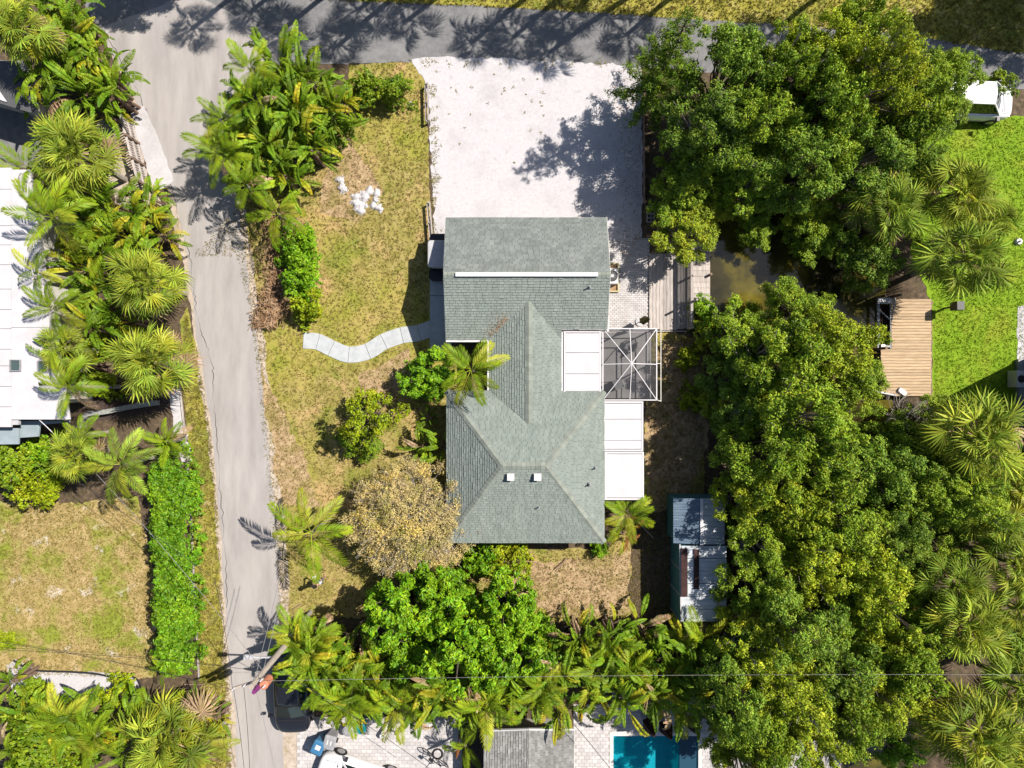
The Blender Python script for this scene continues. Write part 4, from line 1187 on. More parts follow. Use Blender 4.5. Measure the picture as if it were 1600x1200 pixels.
def mk_mang(i):
    cl = crown_clumps(100 + i, 2.05, 5.2, 44, (.2, .52))
    ls = (.14, .12, .155, .145, .125, .15, .135, .15)[i]
    return (trunk_mesh('trunk', cl, MAT['palebark' if i % 2 else 'bark'], i, .11, frac=.8, twigs=4), clumps_to_mesh('crown', 200 + i, cl, 2000 * (.15 / ls) ** 1.5, ls, ls * .53, MAT['mang'], shell=.4, sprig=.15), 5.0)
def mk_bright(i):
    cl = crown_clumps(300 + i, 1.85, 4.4, 62, (.16, .36))
    return (trunk_mesh('trunk', cl, MAT['bark'], i, .12, frac=.8), clumps_to_mesh('crown', 400 + i, cl, 2200, .2, .1, MAT['bright'], shell=.35, sprig=.13, nl=8), 4.3)
def mk_shrub(i):
    cl = crown_clumps(500 + i, .85, 1.15, 15, (.24, .38))
    return (trunk_mesh('stem', cl, MAT['bark'], i, .04, frac=.7), clumps_to_mesh('foliage', 600 + i, cl, 2400, .115, .07, MAT['shrub'], sprig=.09), 1.1)
def mk_sparse(i):
    cl = crown_clumps(700 + i, 1.5, 3.0, 22, (.26, .48))
    return (trunk_mesh('trunk', cl, MAT['bark'], i, .08, frac=1, twigs=3), clumps_to_mesh('crown', 800 + i, cl, 1250, .15, .085, MAT['shrub']), 2.9)
tree_proto('mang', 8, mk_mang); tree_proto('bright', 4, mk_bright); tree_proto('shrub', 5, mk_shrub); tree_proto('sparse', 3, mk_sparse)
cnt = {}


def plant(kind, px, py, rpx, label, m=None, name='tree', cat='tree', group=None, hs=1.0, R0=None):
    """crown centre shown at (px,py) with radius rpx photo pixels"""
    i = cnt.get(kind, 0); cnt[kind] = i + 1
    tr, cr, hz = PROTO[kind][i % len(PROTO[kind])]
    R0 = R0 or dict(mang=2.35, bright=2.0, shrub=1.02, sparse=1.75)[kind]
    s = rpx / S / R0; 
    for _ in range(3):
        h = hz * .88 * s * hs; s = rpx / S * (1 - h / HC) / R0
    h = hz * .88 * s * hs
    p = P(px, py, h)
    t = thing(name, label, cat, (p.x, p.y, -.45 if inside(canal, np.array([p.x]), np.array([p.y]))[0] else 0), rnd.uniform(0, 6.28), group)
    t.scale = (s, s, s * hs)
    inst('stem' if kind == 'shrub' else 'trunk', tr, t)
    inst('foliage' if kind == 'shrub' else 'crown', cr, t, mat=m)
    return t


mg, my_, md = MAT['mang'], MAT['mangy'], MAT['mangd']
G1 = 'mangrove thicket along the canal'
MANG = [
    # x, y, r, material, height factor, label
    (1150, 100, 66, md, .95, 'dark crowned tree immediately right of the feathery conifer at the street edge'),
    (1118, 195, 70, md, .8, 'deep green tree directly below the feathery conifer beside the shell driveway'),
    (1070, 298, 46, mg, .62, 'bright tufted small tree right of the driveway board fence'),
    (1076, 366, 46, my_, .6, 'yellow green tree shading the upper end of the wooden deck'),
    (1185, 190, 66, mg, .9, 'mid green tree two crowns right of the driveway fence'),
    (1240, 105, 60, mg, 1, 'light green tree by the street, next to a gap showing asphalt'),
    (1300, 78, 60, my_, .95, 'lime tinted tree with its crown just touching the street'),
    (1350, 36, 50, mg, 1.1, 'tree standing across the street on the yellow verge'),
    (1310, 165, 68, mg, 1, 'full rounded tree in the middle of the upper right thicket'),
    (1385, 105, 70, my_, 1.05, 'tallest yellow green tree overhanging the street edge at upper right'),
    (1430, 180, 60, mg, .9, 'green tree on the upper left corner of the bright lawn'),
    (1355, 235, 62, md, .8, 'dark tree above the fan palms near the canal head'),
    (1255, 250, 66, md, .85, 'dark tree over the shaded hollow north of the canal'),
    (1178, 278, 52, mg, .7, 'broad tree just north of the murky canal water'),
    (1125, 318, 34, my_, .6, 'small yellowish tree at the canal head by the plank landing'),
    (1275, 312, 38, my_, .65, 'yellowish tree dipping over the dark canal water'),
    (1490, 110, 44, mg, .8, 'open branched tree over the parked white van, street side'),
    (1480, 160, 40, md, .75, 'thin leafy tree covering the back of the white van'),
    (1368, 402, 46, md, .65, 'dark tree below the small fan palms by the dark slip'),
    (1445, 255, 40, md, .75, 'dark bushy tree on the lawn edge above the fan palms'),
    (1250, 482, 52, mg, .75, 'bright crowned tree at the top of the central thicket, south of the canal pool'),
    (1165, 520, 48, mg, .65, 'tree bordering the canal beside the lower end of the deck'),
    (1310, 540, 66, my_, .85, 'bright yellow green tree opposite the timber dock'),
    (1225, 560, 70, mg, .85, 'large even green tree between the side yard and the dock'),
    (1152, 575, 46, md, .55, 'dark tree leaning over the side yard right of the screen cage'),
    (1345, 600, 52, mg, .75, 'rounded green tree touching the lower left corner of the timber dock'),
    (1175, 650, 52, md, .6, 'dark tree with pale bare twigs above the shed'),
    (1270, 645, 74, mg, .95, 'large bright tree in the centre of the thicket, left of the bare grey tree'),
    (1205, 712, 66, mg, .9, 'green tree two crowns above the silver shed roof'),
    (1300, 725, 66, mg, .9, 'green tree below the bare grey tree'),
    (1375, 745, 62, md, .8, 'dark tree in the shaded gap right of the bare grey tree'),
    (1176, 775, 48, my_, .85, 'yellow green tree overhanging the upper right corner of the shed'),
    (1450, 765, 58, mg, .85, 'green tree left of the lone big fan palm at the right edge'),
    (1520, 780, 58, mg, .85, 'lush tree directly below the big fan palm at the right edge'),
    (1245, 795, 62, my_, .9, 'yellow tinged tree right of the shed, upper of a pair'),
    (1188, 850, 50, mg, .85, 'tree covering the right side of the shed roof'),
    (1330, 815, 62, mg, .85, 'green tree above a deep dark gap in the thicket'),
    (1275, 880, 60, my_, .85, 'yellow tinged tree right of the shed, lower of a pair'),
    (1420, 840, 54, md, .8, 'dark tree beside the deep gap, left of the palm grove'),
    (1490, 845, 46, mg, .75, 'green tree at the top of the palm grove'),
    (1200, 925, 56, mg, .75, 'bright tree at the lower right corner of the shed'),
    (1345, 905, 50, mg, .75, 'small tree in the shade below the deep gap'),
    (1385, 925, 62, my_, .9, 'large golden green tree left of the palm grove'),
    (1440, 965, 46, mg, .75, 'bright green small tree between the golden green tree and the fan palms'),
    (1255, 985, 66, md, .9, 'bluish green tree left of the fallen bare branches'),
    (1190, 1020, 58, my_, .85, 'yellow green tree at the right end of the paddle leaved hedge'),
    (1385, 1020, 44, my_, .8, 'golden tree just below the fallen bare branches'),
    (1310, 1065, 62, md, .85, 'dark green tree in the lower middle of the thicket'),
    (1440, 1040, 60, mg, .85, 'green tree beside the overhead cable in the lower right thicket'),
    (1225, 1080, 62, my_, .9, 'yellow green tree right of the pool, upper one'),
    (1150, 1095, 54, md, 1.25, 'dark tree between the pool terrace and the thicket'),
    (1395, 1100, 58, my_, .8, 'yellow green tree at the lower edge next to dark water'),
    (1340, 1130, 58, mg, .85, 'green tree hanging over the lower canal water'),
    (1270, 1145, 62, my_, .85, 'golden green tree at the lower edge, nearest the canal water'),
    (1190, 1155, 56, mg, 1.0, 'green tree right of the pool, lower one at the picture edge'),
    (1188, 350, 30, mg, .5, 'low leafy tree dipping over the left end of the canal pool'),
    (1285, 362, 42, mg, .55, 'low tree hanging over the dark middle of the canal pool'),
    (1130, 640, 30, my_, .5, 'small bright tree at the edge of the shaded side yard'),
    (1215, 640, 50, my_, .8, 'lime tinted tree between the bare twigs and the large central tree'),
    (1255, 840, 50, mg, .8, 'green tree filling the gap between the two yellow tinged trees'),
    (1230, 860, 44, md, .7, 'low dark tree right of the shed ridge'),
    (1320, 870, 44, mg, .6, 'low tree at the rim of the deep dark gap'),
    (1420, 900, 44, mg, .75, 'mid green tree above the golden green tree'),
    (1340, 985, 46, mg, .75, 'mid green tree right of the fallen bare branches'),
    (1270, 1030, 48, mg, .8, 'mid green tree two crowns right of the belt end'),
    (1360, 1075, 46, my_, .75, 'lime tinted tree under the overhead cable'),
    (1470, 1090, 40, mg, .7, 'green tree between the cable and the small fan palm'),
    (1400, 690, 40, mg, .7, 'green tree right of the bare grey tree'),
    (1440, 700, 44, mg, .75, 'rounded tree below the dock, left of the big fan palm'),
    (1470, 650, 36, mg, .6, 'small tree at the lower right corner of the timber dock'),
    (1200, 240, 52, mg, .8, 'green tree in the middle of the canal head group'),
    (1108, 250, 42, my_, .75, 'yellow green tree between the driveway fence and the canal head'),
    (1084, 230, 40, mg, .7, 'green tree just right of the driveway fence'),
    (1350, 310, 40, mg, .7, 'green tree above the small dark fan palm'),
    (1420, 330, 36, mg, .6, 'green tree squeezed between two fan palms'),
    (1260, 165, 48, my_, .85, 'lime tinted tree between the street and the shaded hollow'),
    (1450, 130, 44, mg, .85, 'green tree at the street left of the white van'),
    (1540, 800, 44, my_, .7, 'lime tinted tree below the big fan palm, right one'),
    (1480, 720, 40, md, .65, 'dark low tree left under the big fan palm'),
    (1180, 1205, 54, my_, 1.05, 'yellow green tree on the lower picture edge beside the pool'),
    (1420, 1185, 34, MAT['bright'], .6, 'small bright tree on the far bank at the lower picture edge'),
    (1570, 740, 42, md, .7, 'dark tree in the corner below the grey walled house'),
    (1590, 1010, 40, md, .7, 'dark tree at the right edge in the palm grove'),
]
for i, (x, y, r_, m_, hs, lb) in enumerate(MANG):
    plant('mang', x, y, r_ * 1.15, lb, m_, 'mangrove_tree', 'tree', G1, hs=hs * 1.55)

# bright broadleaf trees south of the house
G2 = 'bright green trees south of the house'
for (x, y, r_, lb) in [(625, 955, 66, 'bright green tree at the left of the group below the golden tree'), (695, 930, 48, 'bright green tree touching the underside of the golden tree'),
                       (715, 1005, 74, 'largest bright green tree, in the middle of the group above the paddle leaves'), (792, 958, 58, 'bright green tree beside the bare dry ground south of the house'),
                       (790, 1030, 62, 'bright green tree lowest in the group, dipping into the paddle leaves'), (635, 1020, 46, 'bright green tree over the palm fronds at the lower left of the group'),
                       (842, 992, 32, 'small bright green tree at the right end of the group')]:
    plant('bright', x, y, r_, lb, None, 'broadleaf_tree', 'tree', G2, hs=1.15)
plant('bright', 668, 588, 46, 'fresh green bushy tree at the inner corner of the house by the path', None, 'broadleaf_tree', hs=.8)
plant('sparse', 577, 650, 52, 'loose leafy small tree alone on the front lawn', MAT['lime'], 'lawn_tree', hs=1.0)
plant('sparse', 560, 690, 40, 'low dark leafy bush under the small lawn tree', MAT['shrub'], 'bush', 'bush', hs=.6)
plant('shrub', 795, 868, 42, 'lime green shrub against the south wall, right one', MAT['lime'], 'shrub', 'shrub', 'shrubs along the south wall')
plant('shrub', 752, 868, 34, 'green shrub against the south wall, left one beside the golden tree', MAT['bright'], 'shrub', 'shrub', 'shrubs along the south wall')
plant('shrub', 938, 856, 16, 'tiny green shrub at the southeast corner of the house', MAT['bright'], 'shrub', 'shrub')
G3 = 'round shrubs by the street'
plant('shrub', 577, 138, 34, 'round shrub near the street, closer to the paddle leaved clump', MAT['shrub'], 'shrub', 'shrub', G3)
plant('shrub', 621, 142, 29, 'round shrub near the street, closer to the driveway rail', MAT['shrub'], 'shrub', 'shrub', G3)
G4 = 'green shrubs beside the debris heap'
for k, (x, y, r_, lb) in enumerate([(462, 378, 32, 'green shrub beside the debris heap, uppermost of four'), (464, 410, 32, 'green shrub beside the debris heap, second from top'),
                                    (470, 446, 32, 'green shrub beside the debris heap, third from top'), (480, 477, 30, 'green shrub beside the debris heap, lowest of four with yellow tips')]):
    plant('shrub', x, y, r_, lb, MAT['bright'] if k != 3 else MAT['lime'], 'shrub', 'shrub', G4, hs=1.1)
for k, (x, y, r_, m_, lb) in enumerate([(30, 722, 46, 'shrub', 'leafy shrub below the porch of the white roofed house'), (45, 760, 44, 'lime', 'yellow green shrub at the top edge of the patchy lawn'), (70, 705, 30, 'bright', 'bright small shrub beside the porch corner'),
                                        (150, 545, 26, 'lime', 'lime shrub below the upper of two roadside fan palms'), (158, 600, 26, 'lime', 'lime shrub left of the lower roadside fan palm'),
                                        (180, 1083, 30, 'lime', 'round bright shrub in the curved shell bed'), (48, 1092, 30, 'shrub', 'leafy shrub at the left of the shell bed'),
                                        (55, 1150, 60, 'shrub', 'large olive shrub in the lower left corner'), (110, 1185, 44, 'shrub', 'olive shrub on the lower picture edge at left'),
                                        (8, 1000, 18, 'lime', 'small lime topped shrub on the left edge of the patchy lawn'), (1100, 488, 26, 'bright', 'leafy shrub between the lattice fence and the canal'),
                                        (1108, 520, 30, 'mangy', 'yellowing shrub below the lattice fence'), (270, 700, 22, 'bright', 'bright shrub at the upper end of the hedge'),
                                        (1085, 620, 26, 'lime', 'small lime shrub in the side yard shade'), (1074, 560, 22, 'lime', 'yellow green shrub right of the screen cage'),
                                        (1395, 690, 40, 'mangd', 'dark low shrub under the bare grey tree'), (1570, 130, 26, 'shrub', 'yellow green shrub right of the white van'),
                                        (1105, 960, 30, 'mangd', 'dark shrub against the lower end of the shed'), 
                                        (105, 395, 26, 'lime', 'lime shrub against the white roof edge')]):
    plant('shrub', x, y, r_, lb, MAT[m_], 'shrub', 'shrub')

# golden brown tree
r = np.random.RandomState(55)
cl = []
for k in range(100):
    a = 2.399 * k; q = math.sqrt((k + .5) / 100); d = 3.05 * q * r.uniform(.85, 1.08)
    cl.append((d * math.cos(a), d * math.sin(a), 3.5 - 1.5 * q ** 2 + r.normal(0, .2), r.uniform(.3, .5)))
p = P(642, 812, 2.7)
gt = thing('golden_tree', 'broad tree with fine golden brown dry foliage at the southwest corner of the house', 'tree', (p.x, p.y, 0))
inst('trunk', trunk_mesh('trunk', cl, MAT['palebark'], 5, .12, frac=1, twigs=8), gt)
inst('crown', clumps_to_mesh('crown', 56, cl, 3000, .085, .038, MAT['gold'], shell=.2, sprig=.12, nl=7), gt)

# conifer with the long shadow on the shell
cl = []; r = np.random.RandomState(31); br = MB()
Hc = 9.2
br.tube([(0, 0, -.1), (.03, .05, 3), (0, 0, 6.5), (0, 0, Hc)], [.17, .13, .08, .02], 8)
z = 1.3; k = 0
while z < Hc - .1:
    ln = (1 - z / (Hc + .4)) ** .8 * 2.3 + .15
    nb = 4
    for j in range(nb):
        a = j * 6.283 / nb + k * .9 + r.uniform(-.25, .25); l = ln * r.uniform(.7, 1.15)
        tip = V((l * math.cos(a), l * math.sin(a), z + .12 * l))
        br.tube([(0, 0, z - .15), tip * .55 + V((0, 0, z * .45 - .02)), tip], [.04, .025, .008], 4)
        m_ = max(1, int(l / .26))
        for q in range(m_):
            t = (q + 1) / m_
            cl.append((tip.x * t, tip.y * t, z + .12 * l * t, .13 + .13 * (1 - abs(t - .6))))
    z += .62; k += 1
cl.append((0, 0, Hc, .2))
co = thing('conifer', 'tall feathery conifer at the street corner of the shell driveway', 'conifer', (P(1003, 172).x + .1, P(1003, 172).y, 0))
br.build('trunk', MAT['bark'], co)
inst('crown', clumps_to_mesh('crown', 32, cl, 1150, .19, .04, MAT['conifer'], flat=.5, shell=.3, sprig=.12, nl=6), co)

# clipped hedge
r = np.random.RandomState(77); cl = []
A, B = P(262, 722, 1.7), P(276, 1052, 1.7); Dv = B - A
for k in range(560):
    t = r.rand(); u = r.uniform(-1.0, 1.0); z = r.uniform(.3, 1.6) if abs(u) > .75 else r.uniform(1.4, 1.7)
    cl.append((A.x + Dv.x * t + u * .97, A.y + Dv.y * t + r.normal(0, .1), z, r.uniform(.2, .34)))
hg = thing('hedge', 'long thick bright green clipped hedge beside the lane', 'hedge', (0, 0, 0))
inst('foliage', clumps_to_mesh('foliage', 78, cl, 1000, .16, .085, MAT['hedge'], shell=.5, sprig=.12), hg)
stm = MB()
for k in range(26):
    q = A + Dv * (k + .5) / 26; stm.tube([(q.x, q.y, -.05), (q.x + .2, q.y, .7), (q.x - .1, q.y + .1, 1.3)], [.05, .04, .02], 5)
stm.build('stems', MAT['bark'], hg, kind='stuff')

# bare grey trees
def bare(mb, p, d, L, rad, depth, r):
    q = p + d * L * .5 + V((r.uniform(-.06, .06), r.uniform(-.06, .06), 0)) * L; e = p + d * L
    mb.tube([p, q, e], [rad, rad * .8, rad * .6], 4 if depth < 3 else 5, cap=False)
    if depth == 0: return
    for k in range(3 if depth > 1 else 3):
        nd = (d + V((r.gauss(0, .55), r.gauss(0, .55), r.gauss(.06, .3)))).normalized()
        bare(mb, p.lerp(e, r.uniform(.45, 1)), nd, L * r.uniform(.55, .85), rad * .55, depth - 1, r)
rr = random.Random(4)
for (px, py, h, lb, dirs, L) in [(1388, 672, 1.5, 'bare grey leafless tree below the timber dock', [(.1, .75, .5), (-.35, .6, .6), (.5, .55, .5)], 1.0),
                                 (1296, 975, 2.0, 'fallen bare grey branches lying in the thicket', [(.9, -.35, .25), (.7, -.6, .3)], 1.1),
                                 (1160, 668, 2.6, 'bare pale twigs sticking out of the trees above the shed', [(.4, .5, .6), (-.3, .4, .7)], .7)]:
    p = P(px, py, h); t = thing('bare_tree', lb, 'bare tree', (p.x, p.y, 0), 0)
    mb = MB(); mb.tube([(0, -.2, -.1), (0, 0, h)], [.07, .055], 6)
    for d in dirs: bare(mb, V((0, 0, h)), V(d).normalized(), L, .045, 4, rr)
    mb.build('branches', MAT['palebark'], t)

# ------------------------------------------------------------------ palms and paddle leaved plants
def fan_mesh(seed, m, nseg=28, pet=.95, L=.62, droop=.35):
    r = np.random.RandomState(seed); v = []; f = []
    def tri(a, b, c): f.append((a, b, c))
    # petiole
    w = .018
    for (x, z) in ((0, 0), (pet * .5, .06), (pet, .05)):
        v.extend([(x, -w, z), (x, w, z)])
    for k in (0, 2): f.extend([(k, k + 1, k + 3), (k, k + 3, k + 2)])
    for k in range(nseg):
        a = math.radians(-152 + 304 * k / (nseg - 1)) + r.normal(0, .03)
        l = L * (.72 + .28 * math.cos(a / 2.0)) * r.uniform(.9, 1.08)
        dx, dy = math.cos(a), math.sin(a); nx_, ny_ = -dy, dx
        b = len(v); t = 1 if k % 2 else -1
        wm = .023 * r.uniform(.8, 1.15)
        dz1 = -.10 * l * droop * 2 + .02 * t; dz2 = -l * droop * r.uniform(.6, 1.5)
        cx = pet
        dz0 = .05 - .12 * (1 - math.cos(a)) * .3
        v.extend([(cx, 0, dz0), (cx + dx * l * .5 + nx_ * wm, dy * l * .5 + ny_ * wm, dz0 + dz1 + .018 * t), (cx + dx * l * .5 - nx_ * wm, dy * l * .5 - ny_ * wm, dz0 + dz1 - .018 * t),
                  (cx + dx * l, dy * l, dz0 + dz2)])
        f.extend([(b, b + 1, b + 2), (b + 1, b + 3, b + 2)])
    return mesh_np('frond', v, f, m)


def feather_mesh(seed, m, L=2.3, bend=1.1, n=46, lf=.54, w=.021):
    r = np.random.RandomState(seed); v = []; f = []
    pts = []; x = z = 0.0; a = 0.0
    N = 24
    for k in range(N + 1):
        pts.append((x, z, a)); a = -bend * ((k + 1) / N) ** 1.3; x += L / N * math.cos(a); z += L / N * math.sin(a)
    def at(s):
        q = s * N; i = min(N - 1, int(q)); t = q - i
        return pts[i][0] + (pts[i + 1][0] - pts[i][0]) * t, pts[i][1] + (pts[i + 1][1] - pts[i][1]) * t, pts[i][2]
    for k in range(9):
        x, z, a = at(k / 8 * .999); ww = .022 * (1 - .85 * k / 8); v.extend([(x, -ww, z + .012), (x, ww, z + .012)])
    for k in range(8): f.extend([(2 * k, 2 * k + 1, 2 * k + 3), (2 * k, 2 * k + 3, 2 * k + 2)])
    for sd in (-1, 1):
        for k in range(n):
            s = .16 + .84 * (k + r.uniform(-.2, .2)) / n; s = min(max(s, .1), .999)
            x, z, a = at(s)
            l = lf * (math.sin(math.pi * (.12 + .83 * s)) ** .7) * r.uniform(.88, 1.1)
            sw = math.radians(62 - 32 * s + r.normal(0, 4))
            d = V((math.cos(a) * math.cos(sw), sd * math.sin(sw), math.sin(a) * math.cos(sw))).normalized()
            up = V((-math.sin(a), 0, math.cos(a))); lift = r.uniform(.0, .22)
            e = V((x, 0, z)); md_ = e + d * l * .5 + up * l * lift * .4; tp = e + d * l + up * l * lift * .3 - V((0, 0, l * .3))
            sdv = up.cross(d).normalized() * w * r.uniform(.8, 1.2); tw = up * w * .35
            b = len(v)
            v.extend([e, md_ + sdv + tw, md_ - sdv - tw, tp]); f.extend([(b, b + 1, b + 2), (b + 1, b + 3, b + 2)])
    return mesh_np('frond', [tuple(q) for q in v], f, m)


def paddle_mesh(seed, m, pet=.85, L=1.6, W=.2, bend=1.0, tear=.3):
    r = np.random.RandomState(seed); v = []; f = []
    pts = []; x = z = 0.0; N = 14; a = .0
    tot = pet + L
    for k in range(N + 1):
        pts.append((x, z, a)); a = -bend * max(0, ((k + 1) / N - .25) / .75) ** 1.4; x += tot / N * math.cos(a); z += tot / N * math.sin(a)
    for k in range(N + 1):
        x, z, a = pts[k]; ww = .026 * (1 - .8 * k / N); v.extend([(x, -ww, z + .012), (x, ww, z + .012)])
    for k in range(N): f.extend([(2 * k, 2 * k + 1, 2 * k + 3), (2 * k, 2 * k + 3, 2 * k + 2)])
    def rib(s):
        q = (pet + L * s) / tot * N; i = min(N - 1, int(q)); t = q - i
        return V((pts[i][0] + (pts[i + 1][0] - pts[i][0]) * t, 0, pts[i][1] + (pts[i + 1][1] - pts[i][1]) * t)), pts[i][2]
    ns = 22
    for sd in (-1, 1):
        V_ = r.uniform(.5, 1.3); group_dz = 0; last = None
        for k in range(ns):
            if r.rand() < tear: group_dz = r.uniform(-.9, .2); last = None; gap = r.uniform(.1, .5) / ns
            else: gap = 0
            rows = []
            for s in (k / ns + gap, (k + 1) / ns):
                e, a = rib(min(s, .999)); wd = W * (math.sin(math.pi * min(.985, .06 + .92 * s ** .85)) ** .75 + .02)
                up = V((-math.sin(a), 0, math.cos(a))); fw = V((math.cos(a), 0, math.sin(a)))
                o1 = e + V((0, sd, 0)) * wd * .55 + up * wd * V_ + fw * wd * .1
                o2 = e + V((0, sd, 0)) * wd + up * wd * (V_ * .9 + group_dz - .12) + fw * wd * .28 + V((0, 0, -.15 * wd))
                rows.append((e, o1, o2))
            if last is None:
                b = len(v); v.extend(rows[0]); last = b
            b2 = len(v); v.extend(rows[1])
            b = last
            f.extend([(b, b2, b2 + 1), (b, b2 + 1, b + 1), (b + 1, b2 + 1, b2 + 2), (b + 1, b2 + 2, b + 2)])
            last = b2
    return mesh_np('leaf', [tuple(q) for q in v], f, m)


FAN = [fan_mesh(i, MAT['fan'], droop=.22 + .09 * i) for i in range(4)]
FEA = [feather_mesh(10 + i, MAT['feather'], bend=.7 + .3 * i) for i in range(4)]
PAD = [paddle_mesh(20 + i, MAT['paddle'], bend=1.1 + .4 * (i % 4), tear=.25 + .15 * i, W=.17 + .025 * (i % 3)) for i in range(6)]
TRUNKS = {}
def palm_trunk(h, r0, lean, m='palebark'):
    mb = MB(); pts = [(lean[0] * t * t, lean[1] * t * t, -.1 + (h + .1) * t) for t in (0, .25, .5, .75, 1)]
    mb.tube(pts, [r0 * 1.2, r0, r0 * .95, r0 * .9, r0 * .8], 8)
    return mb


def fan_palm(px, py, rpx, h, label, group=None, n=40, m='fan', base=None, lean=(0, 0), dead=.14, name='fan_palm', yellow=.12, seed=None):
    r = random.Random(seed or int(px * 7 + py))
    R0 = 1.5
    n = int(n * 1.3); rpx = rpx * .95
    if base is None:
        p = P(px, py, h); bx, by = p.x, p.y; s = rpx / S * (1 - h / HC) / R0
    else:
        bx, by = base; s = rpx / R0
    t = thing(name, label, 'palm tree', (bx - lean[0], by - lean[1], 0), 0, group)
    palm_trunk(h, .15, lean).build('trunk', MAT['palebark'], t)
    for k in range(n):
        q = k / (n - 1)
        el = math.radians(82 - 128 * q ** .85 + r.uniform(-9, 9)); yaw = 2.399 * k + r.uniform(-.25, .25)
        sc = s * (.7 + .3 * min(1, q * 2.2)) * r.uniform(.92, 1.08)
        mm = MAT[m if r.random() > .3 else 'fang']
        if q > .72 and r.random() < dead * 3: mm = MAT['deadleaf']
        elif r.random() < yellow * (.4 + q): mm = MAT['fanyel']
        inst('frond', FAN[r.randrange(4)], t, (lean[0], lean[1], h), (r.uniform(-.75, .75), -el, yaw), sc * (1, .8, 1.15, .92)[k % 4], mm)
    return t


def feather_palm(px, py, rpx, h, label, group=None, n=13, m='feather', name='feather_palm', el=(70, -8), yellow=.08, base=None, lean=(0, 0), seed=None, r0=.1):
    r = random.Random(seed or int(px * 5 + py * 3))
    R0 = 1.95
    if base is None:
        p = P(px, py, h); bx, by = p.x, p.y; s = rpx / S * (1 - h / HC) / R0
    else:
        bx, by = base; s = rpx / R0
    t = thing(name, label, 'palm tree', (bx - lean[0], by - lean[1], 0), 0, group)
    palm_trunk(h, r0, lean).build('trunk', MAT['palebark'], t)
    for k in range(n):
        q = k / max(1, n - 1)
        e = math.radians(el[0] + (el[1] - el[0]) * q + r.uniform(-6, 6)); yaw = 2.399 * k + r.uniform(-.3, .3)
        mm = MAT[m]
        if r.random() < yellow: mm = MAT['fanyel']
        elif q > .85 and r.random() < .25: mm = MAT['deadleaf']
        inst('frond', FEA[r.randrange(4)], t, (lean[0], lean[1], h), (r.uniform(-.3, .3), -e, yaw), s * r.uniform(.85, 1.08), mm)
    return t


def paddle_plant(px, py, rpx, h, label, group=None, n=11, yellow=.1, name='paddle_leaf_plant', m='paddle', dead=.015, el=(84, 22), cat='plant', sc0=1.0):
    r = random.Random(int(px * 3 + py * 11))
    R0 = 1.75
    p = P(px, py, h + .6); s = rpx / S * (1 - h / HC) / R0
    t = thing(name, label, cat, (p.x, p.y, 0), 0, group)
    mb = MB()
    for k in range(4):
        a = k * 1.57 + .4; mb.tube([(.22 * math.cos(a), .22 * math.sin(a), -.05), (.1 * math.cos(a), .1 * math.sin(a), h)], [.09, .06], 6)
    mb.build('stem', MAT['brownwood'], t)
    n = int(n * 1.75)
    for k in range(n):
        q = k / max(1, n - 1); e = math.radians(el[0] + (el[1] - el[0]) * q + r.uniform(-10, 10)); yaw = 2.399 * k + r.uniform(-.5, .5)
        mm = MAT[m]; u = r.random()
        if u < yellow: mm = MAT['paddley']
        elif u < yellow + dead: mm = MAT['deadleaf']
        inst('leaf', PAD[r.randrange(6)], t, (.12 * math.cos(yaw), .12 * math.sin(yaw), h * r.uniform(.7, 1.05)), (r.uniform(-1.1, 1.1), -e, yaw), s * r.uniform(.6, 1.02) * sc0, mm)
    return t


GF = 'fan palms along the lane'
fan_palm(32, 45, 58, 4.5, 'yellow green fan palm in the upper left corner', GF)
fan_palm(118, 240, 72, 4.2, 'large yellow green fan palm beside the picket gate', GF, n=46, yellow=.1)
fan_palm(228, 442, 64, 4.0, 'round fan palm beside the lane, upper of the roadside pair', GF, n=46, yellow=.15)
fan_palm(238, 567, 68, 4.0, 'round fan palm beside the lane, lower of the roadside pair', GF, n=46, yellow=.1)
fan_palm(116, 712, 46, 3.0, 'yellowish fan palm casting a starry shadow on the patchy lawn', GF, n=36, yellow=.3)
fan_palm(262, 1156, 78, 3.6, 'wide yellow fan palm at the lower edge beside the lane', GF, n=48, yellow=.25)
fan_palm(100, 545, 46, 3.4, 'fan palm close to the white roof beside a skylight', GF, n=30)
fan_palm(338, 225, 34, 3.0, 'small fan palm at the left tip of the big paddle leaved clump', None, n=26, m='fang')
GR = 'fan palms in the right hand grove'
for (x, y, r_, h, lb, m_, ye) in [(1390, 325, 62, 3.8, 'fan palm over the dark canal bank, left of the lawn palms', 'fang', .1), (1500, 300, 66, 4.2, 'fan palm at the left edge of the green lawn, upper one', 'fan', .12),
                                  (1510, 405, 74, 4.4, 'largest fan palm above the timber dock', 'fang', .06), (1555, 340, 40, 3.4, 'small fan palm on the lawn side of the dock palms', 'fan', .15),
                                  (1528, 682, 84, 5.0, 'big solitary fan palm in front of the grey walled house', 'fan', .1), (1494, 915, 60, 4.0, 'fan palm at the upper left of the grove', 'fang', .12),
                                  (1512, 975, 66, 4.4, 'yellow fan palm in the middle of the grove', 'fan', .25), (1585, 880, 60, 4.2, 'fan palm at the upper right of the grove', 'fan', .15),
                                  (1590, 950, 54, 4.0, 'fan palm touching the right edge in the grove', 'fan', .25), (1592, 1075, 62, 4.2, 'fan palm at the right edge below the cable', 'fang', .12),
                                  (1525, 1150, 86, 4.8, 'large fan palm in the lower right corner', 'fan', .25), (1470, 1130, 44, 3.4, 'small fan palm left of the large corner palm', 'fan', .3),
                                  (1560, 820, 56, 4.0, 'fan palm between the solitary palm and the grove', 'fang', .15), (1595, 760, 50, 4.0, 'fan palm at the right edge below the solitary palm', 'fan', .25),
                                  (1590, 1170, 50, 4.6, 'fan palm squeezed into the lower right corner', 'fan', .4)]:
    fan_palm(x, y, r_, h, lb, GR, n=42, m=m_, yellow=ye)
